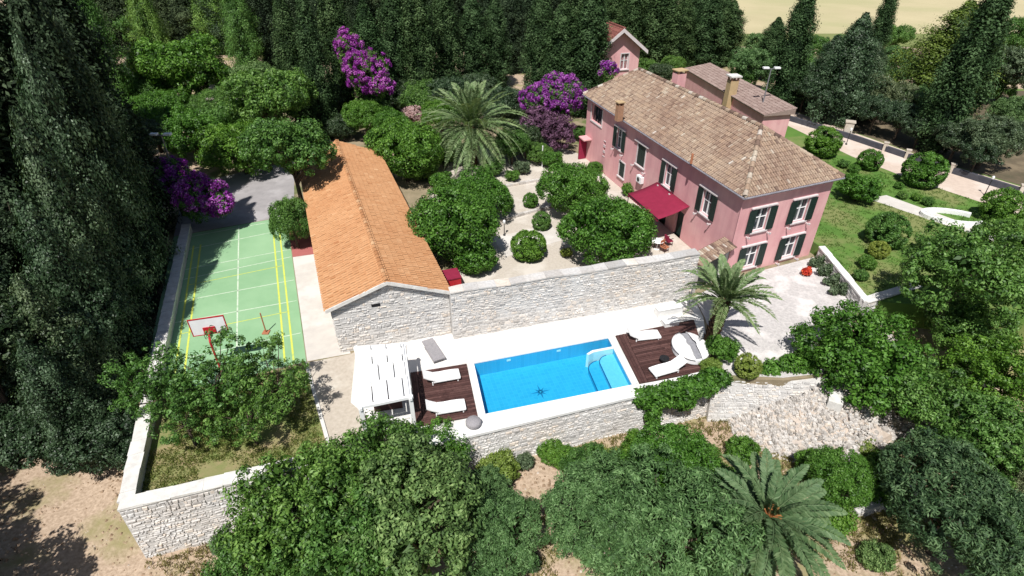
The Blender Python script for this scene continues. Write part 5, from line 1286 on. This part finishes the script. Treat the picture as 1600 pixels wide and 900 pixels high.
# left wood outside the boundary wall
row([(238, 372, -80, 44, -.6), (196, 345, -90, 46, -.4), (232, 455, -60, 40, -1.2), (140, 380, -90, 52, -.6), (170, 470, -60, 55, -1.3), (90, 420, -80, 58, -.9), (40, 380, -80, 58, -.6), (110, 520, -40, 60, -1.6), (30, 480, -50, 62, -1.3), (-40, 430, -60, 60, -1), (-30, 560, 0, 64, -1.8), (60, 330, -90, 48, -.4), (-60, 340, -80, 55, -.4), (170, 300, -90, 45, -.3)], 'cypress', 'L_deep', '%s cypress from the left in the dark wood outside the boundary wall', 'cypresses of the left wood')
row([(236, 430, -30, 42, -1.0), (224, 490, 70, 46, -1.4), (208, 550, 190, 50, -1.8), (192, 615, 320, 52, -2.1), (165, 670, 440, 54, -2.2), (110, 650, 400, 62, -2.2), (30, 640, 420, 66, -2.2), (150, 720, 540, 52, -2.4)], 'conifer', None, '%s holm oak from the left along the front of the left wood', 'holm oaks of the left wood', 'holm_oak')
trow([(60, 560, 85), (85, 665, 70), (10, 620, 85), (150, 680, 62), (120, 620, 70), (205, 700, 42)], 'broadtree', 'L_holm', '%s bushy holm oak from the left at the foot of the left wood', 'bushy holm oaks of the left wood', None, name='holm_oak')
trow([(1290, 150, 34), (1330, 150, 34), (1370, 175, 30), (1410, 185, 30), (1440, 200, 28), (1500, 215, 36), (1530, 240, 30), (1260, 140, 30)], 'broadtree', 'L_holm', '%s low dark tree from the left in the thicket right behind the drive', 'thicket behind the drive', .9)
LW = []
rl = random.Random(21)
for t in (4, 8, 12, 16, 20, 25, 30, 36):
    for of in (3.2, 6.5, 10.5):
        tt_ = t + rl.uniform(-1.2, 1.2); o_f = of + rl.uniform(-.8, .8)
        LW.append((-16.8 + WDIR.x * tt_ - .936 * o_f, 14.6 + WDIR.y * tt_ - .351 * o_f, rl.uniform(4.2, 6.5) + (of > 5) * rl.uniform(1, 3.5) + (of > 9) * rl.uniform(0, 2.5), rl.uniform(1.9, 2.7)))
LW = [q for q in LW if q[1] > 20][:20]
LW.sort(key=lambda q: q[0] / (q[1] * CT + (CAMH - q[2]) * ST))
for k, (x, y, zc, R_) in enumerate(LW):
    kd = 'loosetree' if k % 3 else 'broadtree'; p_ = PROTO[kd][0]; s_ = R_ / p_['R']
    place(kd, (x, y, gh(x, y)), s_, 'L_holm' if k % 2 else 'L_deep', None, 'holm_oak', '%s tall dark oak crown from the left between the cypresses of the left wood' % ORD[k], 'tree', 'tall oaks of the left wood', lift=max(0, zc / s_ - p_['hc']))
cypress(914, 180, -30, 30, 0, 'cypress', None, 'tall cypress hiding the left side of the tower house', None, 'cypress')
# cypress belt behind the barn and the courtyard
row([(478, 202, -16, 23), (512, 215, -10, 22), (545, 185, -49, 24), (590, 183, 6, 28), (628, 164, -36, 25), (665, 167, -38, 27), (702, 155, -34, 22), (742, 144, -2, 26), (775, 140, -4, 21), (842, 164, -26, 24), (874, 177, 4, 29), (904, 165, -50, 25)], 'cypress', None, '%s cypress from the left in the belt behind the barn and courtyard', 'cypresses behind the courtyard')
row([(958, 87, -23, 22), (990, 95, -54, 23), (1022, 102, -55, 28), (1056, 108, -2, 23), (1092, 106, -14, 26), (1128, 102, 4, 25), (1006, 81, -29, 19), (1075, 82, -28, 19), (1110, 83, -26, 18)], 'cypress', None, '%s cypress from the left in the belt right of the tower house', 'cypresses behind the villa')
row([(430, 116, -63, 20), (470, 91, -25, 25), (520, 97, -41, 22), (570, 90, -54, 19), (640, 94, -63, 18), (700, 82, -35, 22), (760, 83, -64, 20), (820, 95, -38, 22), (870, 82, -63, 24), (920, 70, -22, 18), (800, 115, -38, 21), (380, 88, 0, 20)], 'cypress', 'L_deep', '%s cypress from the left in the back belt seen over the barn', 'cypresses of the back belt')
row([(255, 119, -44, 24), (300, 69, -63, 25), (345, 85, -37, 28), (395, 124, -44, 25), (420, 59, -76, 27), (240, 60, -30, 31), (330, 43, -42, 25), (200, 198, -46, 28)], 'conifer', 'L_broad', '%s leafy tree from the left in the far upper left wood', 'far upper left trees', 'leafy_tree')
row([(120 + 46 * k, 66 + (k * 37 % 19), -30 - (k * 53 % 30), 36, .2) for k in range(18)], 'conifer', 'L_deep', '%s dark tree from the left in the far wood along the top edge', 'far wood along the top edge', 'far_tree')
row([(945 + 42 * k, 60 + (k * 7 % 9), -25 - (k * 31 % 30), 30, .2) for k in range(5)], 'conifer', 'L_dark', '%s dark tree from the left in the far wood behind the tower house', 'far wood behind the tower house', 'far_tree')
T = tree
for x, y, r_, mm, lb in ((815, 215, 30, 'L_holm', 'dark bush between the palm and the large bougainvillea, nearer the palm'), (842, 238, 20, 'L_broad', 'low bush under the faded lower part of the large bougainvillea'), (788, 165, 32, 'L_holm', 'dark bush at the cypress feet behind the palm, right side'), (700, 148, 32, 'L_holm', 'dark bush at the cypress feet behind the palm, left side'), (655, 150, 30, 'L_broad', 'bush at the cypress feet above the pale pink shrub'), (615, 150, 28, 'L_holm', 'dark bush at the cypress feet below the climbing bougainvillea'), (745, 140, 30, 'L_holm', 'dark bush right above the palm crown'), (232, 110, 36, 'L_holm', 'dark bush at the edge of the left wood beside the bright rounded tree'), (225, 150, 36, 'L_broad', 'green bush at the edge of the left wood below the bright rounded tree'), (345, 160, 28, 'L_broad', 'green bush beside the stone ruin'), (405, 180, 36, 'L_holm', 'dark bush right of the stone ruin'), (535, 200, 22, 'L_holm', 'dark bush directly above the far gable of the barn'), (1032, 116, 20, 'L_holm', 'dark bush between the tower house and the pink chimney'), (1012, 106, 18, 'L_broad', 'green bush right of the tower house foot'), (1052, 104, 18, 'L_broad', 'green bush behind the pink chimney'), (906, 208, 13, 'L_broad', 'small green bush beside the red door canopy'), (880, 110, 26, 'L_holm', 'dark bush behind the large bougainvillea'), (330, 130, 34, 'L_broad', 'green bush right of the bright rounded tree'), (265, 165, 30, 'L_citrus', 'bright bush under the bright rounded tree'), (310, 165, 24, 'L_broad', 'green bush left of the stone ruin')):
    tree('roundtree', x, y, r_, 0, mm, lb, 'bush', 'bush', hk=.7)
T('broadtree', 284, 112, 66, 0, 'L_citrus', 'bright rounded tree in front of the far upper left wood', hk=.8)
T('broadtree', 420, 160, 66, 0, 'L_broad', 'tall leafy tree just left of the far end of the orange roof')
T('broadtree', 452, 232, 66, 0, 'L_broad', 'leafy tree overhanging the left slope of the orange roof', hk=1.75)
T('broadtree', 375, 232, 58, 0, 'L_citrus', 'low bright tree behind the asphalt yard, right of the bougainvillea', hk=.62)
T('broadtree', 302, 212, 52, 0, 'L_citrus', 'bright tree between the floodlight mast and the asphalt yard', hk=.65)
T('broadtree', 340, 200, 46, 0, 'L_broad', 'leafy tree right below the stone ruin', hk=.6)
T('broadtree', 500, 165, 40, 0, 'L_holm', 'dark leafy tree behind the far left end of the orange roof', hk=.8)
T('broadtree', 175, 20, 40, 0, 'L_holm', 'far dark tree on the top edge above the left cypresses', hk=.8)
T('broadtree', 215, 45, 40, 0, 'L_broad', 'far leafy tree beside the left cypresses near the top edge', hk=.8)
T('roundtree', 235, 190, 46, 0, 'L_citrus', 'bright tree on the wood edge left of the floodlight mast', hk=.8)
T('broadtree', 395, 130, 40, 0, 'L_olive', 'pale leaved tree above the stone ruin')
T('roundtree', 570, 180, 30, 0, 'L_bright', 'bright bush behind the far end of the orange roof')
T('roundtree', 610, 190, 26, 0, 'L_citrus', 'dark bush behind the far right end of the orange roof')
T('roundtree', 690, 180, 28, 0, 'L_bright', 'yellow green bush left of the courtyard palm')
T('roundtree', 800, 225, 26, 0, 'L_broad', 'bush between the courtyard palm and the large bougainvillea')
T('roundtree', 925, 15, 26, 0, 'L_bright', 'bright tree above the tower house roof')
# right: trees beyond the drive
for x, y, r_, mm, lb in ((1190, 78, 28, 'L_olive', 'pale tree left of the first slender cypress, far side of the drive'), (1265, 72, 26, 'L_broad', 'green tree right of the first slender cypress below the field'), (1325, 75, 24, 'L_olive', 'olive green tree below the straw field near the second slender cypress'), (1395, 60, 28, 'L_broad', 'green tree between the second slender cypress and the broad pine'), (1405, 105, 34, 'L_olive', 'olive green tree left below the broad pine'), (1540, 130, 36, 'L_broad', 'green tree right of the tall drive cypress, mid height'), (1240, 140, 26, 'L_broad', 'green tree at the foot of the floodlight mast'), (1160, 125, 22, 'L_broad', 'green tree behind the annex roof, right end')):
    tree('broadtree', x, y, r_, .4, mm, lb, hk=.75)
row([(1216, 172, -30, 25, .9), (1352, 120, -25, 16, .4), (1195, 120, 30, 22, .5)], 'cypress', None, '%s slender cypress from the left beyond the drive', 'slender cypresses beyond the drive')
row([(1455, 238, -60, 34, .9), (1480, 190, -20, 30, .9)], 'cypress', None, '%s tall dark cypress from the left near the right end of the drive', 'tall cypresses at the drive')
row([(1300, 190, 28, 40, .9), (1275, 170, 60, 34, .9), (1335, 180, 70, 30, .9)], 'conifer', 'L_holm', '%s dark bushy tree from the left behind the drive wall', 'bushy trees behind the drive wall', 'bushy_tree')
cypress(1452, 165, 8, 58, .9, 'conifer', 'L_pine', 'broad yellow green pine in front of the straw field', None, 'pine_tree')
cypress(1500, 150, 60, 36, .9, 'conifer', 'L_pine', 'smaller yellow green pine right of the broad pine', None, 'pine_tree')
T('olivetree', 1385, 150, 40, .9, 'L_grey', 'grey green olive tree behind the drive wall, left of the tall cypress', 'olive_tree')
T('olivetree', 1345, 160, 30, .9, 'L_olive', 'olive tree behind the drive wall next to the dark bushy trees', 'olive_tree')
T('olivetree', 1425, 160, 34, .9, 'L_olive', 'olive tree close to the left of the tall drive cypress', 'olive_tree')
T('olivetree', 1550, 215, 50, .9, 'L_grey', 'large grey green olive tree at the right end of the drive', 'olive_tree')
T('olivetree', 1590, 180, 40, .9, 'L_olive', 'olive tree at the right picture edge above the drive', 'olive_tree')
T('broadtree', 1580, 110, 45, .9, 'L_grey', 'grey leaved tree right of the tall drive cypress', 'tree')
T('broadtree', 1175, 100, 34, .5, 'L_olive', 'pale green tree behind the annex roof')
T('broadtree', 1250, 105, 30, .5, 'L_broad', 'green tree between the floodlight mast and the field')
T('broadtree', 1530, 60, 34, .4, 'L_olive', 'olive green tree at upper right below the straw field')
T('olivetree', 1600, 60, 40, .4, 'L_broad', 'green tree at the upper right picture corner')
# right: big trees over the lower garden
T('loosetree', 1505, 425, 84, .9, None, 'big leafy tree at the right end of the lawn')
T('broadtree', 1590, 400, 66, .6, None, 'big leafy tree at the right picture edge level with the lawn')
T('loosetree', 1345, 555, 92, None, 'L_citrus', 'big spreading tree shading the edge of the gravel yard')
T('loosetree', 1515, 520, 62, None, None, 'big tree in the dark hollow below the lawn')
T('loosetree', 1420, 610, 70, None, None, 'mid sized tree right of the stone pier')
T('loosetree', 1555, 590, 75, None, 'L_citrus', 'lighter green tree at the right picture edge, mid height')
T('loosetree', 1530, 680, 75, None, 'L_broad', 'tree above the dark lower right corner thicket')
T('olivetree', 1500, 800, 108, None, 'L_darkolive', 'dark grey leaved tree in the lower right corner', 'olive_tree')
T('olivetree', 1585, 840, 90, None, 'L_olive', 'grey green tree cut by the lower right picture corner', 'olive_tree')
T('olivetree', 1590, 720, 60, None, 'L_grey', 'pale grey green tree at the right picture edge above the corner', 'olive_tree')
T('roundtree', 1310, 745, 44, None, 'L_bright', 'bright bush right of the big foreground palm')
T('shrub', 1270, 730, 30, None, 'L_citrus', 'small bush between the rubble bank and the foreground palm', 'bush', 'bush')
T('shrub', 1380, 730, 26, None, 'L_citrus', 'small bush at the foot of the rubble bank', 'bush', 'bush')
# foreground grove
for x, y, r_, mm, lb in ((860, 705, 22, 'L_bright', 'small bright bush at the retaining wall foot by the dry path'), (1000, 700, 30, 'L_citrus', 'green bush at the retaining wall foot under the creeper tail'), (700, 720, 26, 'L_olive', 'small grey bush at the left foot of the pool retaining wall'), (830, 880, 16, 'L_grey', 'tiny grey bush on the dry path at the bottom edge'), (1370, 870, 26, 'L_olive', 'small olive bush right of the foreground palm at the bottom edge'), (345, 850, 16, 'L_grey', 'tiny bush under the garden wall, lower left'), (1160, 705, 26, 'L_citrus', 'green bush in front of the rubble bank above the palm'), (1300, 805, 34, 'L_bright', 'bright bush under the right fronds of the foreground palm'), (1385, 765, 34, 'L_bright', 'bright bush left of the dark lower right tree'), (1350, 700, 20, 'L_lime', 'yellow green weeds at the right end of the rubble bank'), (820, 722, 16, 'L_grey', 'grey weeds at the foot of the retaining wall beside the lime bush'), (985, 740, 34, 'L_citrus', 'green bush filling the gap behind the largest pale olive'), (1095, 715, 30, 'L_bright', 'bright bush at the foot of the wall end')):
    tree('shrub', x, y, r_, None, mm, lb, 'bush', 'bush')
T('loosetree', 470, 800, 105, None, 'L_broad', 'loose leafy tree in front of the garden wall, leftmost of the grove')
T('loosetree', 590, 738, 90, None, 'L_broad', 'loose leafy tree overlapping the pergola corner')
T('broadtree', 640, 800, 110, None, 'L_olive', 'large rounded tree in the lower centre left of the grove')
T('loosetree', 540, 870, 100, None, 'L_broad', 'leafy tree cut by the bottom edge left of centre')
T('loosetree', 400, 880, 70, None, 'L_broad', 'leafy tree at the bottom edge below the garden wall')
T('loosetree', 670, 710, 60, None, 'L_citrus', 'tall light tree in front of the left deck')
T('olivetree', 770, 850, 76, None, 'L_olive', 'olive tree left of the dry grass path', 'olive_tree')
T('olivetree', 760, 770, 42, None, 'L_olive', 'small olive bush behind the olive left of the path', 'olive_tree')
T('olivetree', 940, 795, 90, None, 'L_olive', 'olive tree right of the dry grass path', 'olive_tree')
T('olivetree', 1040, 825, 115, None, 'L_olive', 'largest pale olive tree left of the foreground palm', 'olive_tree')
T('olivetree', 925, 735, 44, None, 'L_broad', 'dark olive bush below the pool retaining wall', 'olive_tree')
T('roundtree', 1050, 725, 62, None, 'L_citrus', 'dense green bush under the hanging creeper')
T('roundtree', 1110, 760, 50, None, 'L_bright', 'bright green bush left of the foreground palm fronds')
T('roundtree', 1120, 850, 55, None, 'L_citrus', 'green bush below the left fronds of the foreground palm')
T('shrub', 778, 735, 34, None, 'L_lime', 'lime green bush at the foot of the pool retaining wall', 'bush', 'bush')
T('shrub', 880, 715, 24, None, 'L_bright', 'bright bush left of the dark olive bush', 'bush', 'bush')
T('shrub', 950, 720, 22, None, 'L_lime', 'small yellow green bush against the middle of the retaining wall', 'bush', 'bush')
# trees just left of the frame whose shade falls on the bare earth
for i, (x, y, h) in enumerate(((-28, 9.5, 10), (-23.5, 8.0, 9), (-32, 14, 11), (-19.0, 6.0, 8))):
    place('broadtree', (x, y, gh(x, y)), h / 7.6, 'L_holm', name='tree', label='shade tree just outside the lower left corner, %s from the left' % ORD[[1, 2, 0, 3][i]], group='trees outside the lower left corner')

# grass tufts on bare earth and the dry lawn
def tufts(name, n, zone, label, m='grass', hgt=.14, parent=None):
    pts = []
    r = np.random.default_rng(3)
    while len(pts) < n:
        x, y = r.uniform(zone[0], zone[1]), r.uniform(zone[2], zone[3])
        if zone[4](x, y): pts.append((x, y))
    pts = np.array(pts); P3 = []; 
    for x, y in pts: P3.append((x, y, (gh(x, y) if zone[5] is None else zone[5])))
    P3 = np.repeat(np.array(P3), 7, axis=0) + r.normal(size=(n * 7, 3)) * np.array([.09, .09, .0]); N = len(P3)
    t = np.array([0, 0, 1.]) + r.normal(size=(N, 3)) * .45; nn = r.normal(size=(N, 3)); nn[:, 2] *= .3
    hh = hgt * r.uniform(.5, 1.4, N)
    P3[:, 2] += hh * .8
    me = leaf_mesh(name, P3, nn, hh, np.full(N, .022), r.random(N), M[m], t)
    o = link(name, me); tag(o, label, None, None, 'stuff'); return o
def clods(name, n, zone, mname, label, smin, smax):
    r = random.Random(8); mb = MB(); k = 0
    while k < n:
        x, y = r.uniform(zone[0], zone[1]), r.uniform(zone[2], zone[3])
        if not zone[4](x, y): continue
        k += 1; z = gh(x, y); sz = r.uniform(smin, smax); n0 = len(mb.v); vv = r.random()
        for sx, sy in ((-1, -1), (1, -1), (1, 1), (-1, 1)): mb.v.append((x + sx * sz * r.uniform(.6, 1.2), y + sy * sz * r.uniform(.6, 1.2), z - .03))
        mb.v.append((x + r.uniform(-.3, .3) * sz, y + r.uniform(-.3, .3) * sz, z + sz * r.uniform(.5, 1.1)))
        for f in ((0, 1, 4), (1, 2, 4), (2, 3, 4), (3, 0, 4)): mb.f.append(tuple(n0 + i for i in f)); mb.var.append(vv)
    o = mb.build(name, M[mname]); tag(o, label, None, None, 'stuff')
clods('soil_clods', 9000, (-30, 24, 8, 26, lambda x, y: y < 14.2 + (x + 16.8) * .313 or x < -17.5 - (y - 14.6) * .375), 'clod', 'loose clods and small stones on the bare earth', .03, .10)
def south(x, y): return y < 14.3 + (x + 16.8) * .313 and (math.sin(x * .8 + y * .5) + math.sin(y * 1.3 - x * .4) > -.2)
tufts('dry_grass', 5200, (-26, 22, 9, 23, south, None), 'sparse dry grass on the bare earth')
def inlawn(x, y): return inside(x, y, [tuple(cp(.2, -.3)[:2]), tuple(cp(8.4, -.3)[:2]), (-18.2, 19.2), (-16.4, 15.2), (-8.8, 17.5)]) and math.sin(x * 1.1) + math.cos(y * 1.4 + x) > -.5
WALKP = [tuple(p[:2]) for p in (at(1350, 308, .9), at(1385, 302, .9), at(1565, 366, .9), at(1565, 384, .9))]; DRVP = [tuple(p[:2]) for p in dl + du]
def ingarden(x, y): return inside(x, y, [(23.2, 30.2), (23.2, 36.8), (18, 52), (28, 60), (44, 40), (40, 28)]) and not inside(x, y, WALKP) and not inside(x, y, DRVP)
tufts('garden_grass', 5000, (18, 44, 28, 60, ingarden, .9), 'short lawn grass right of the villa', 'lawnblade', .05)
tufts('lawn_grass', 2600, (-21, -8, 15, 28, inlawn, .006), 'patchy lawn grass beside the green court', 'plotblade', .06)
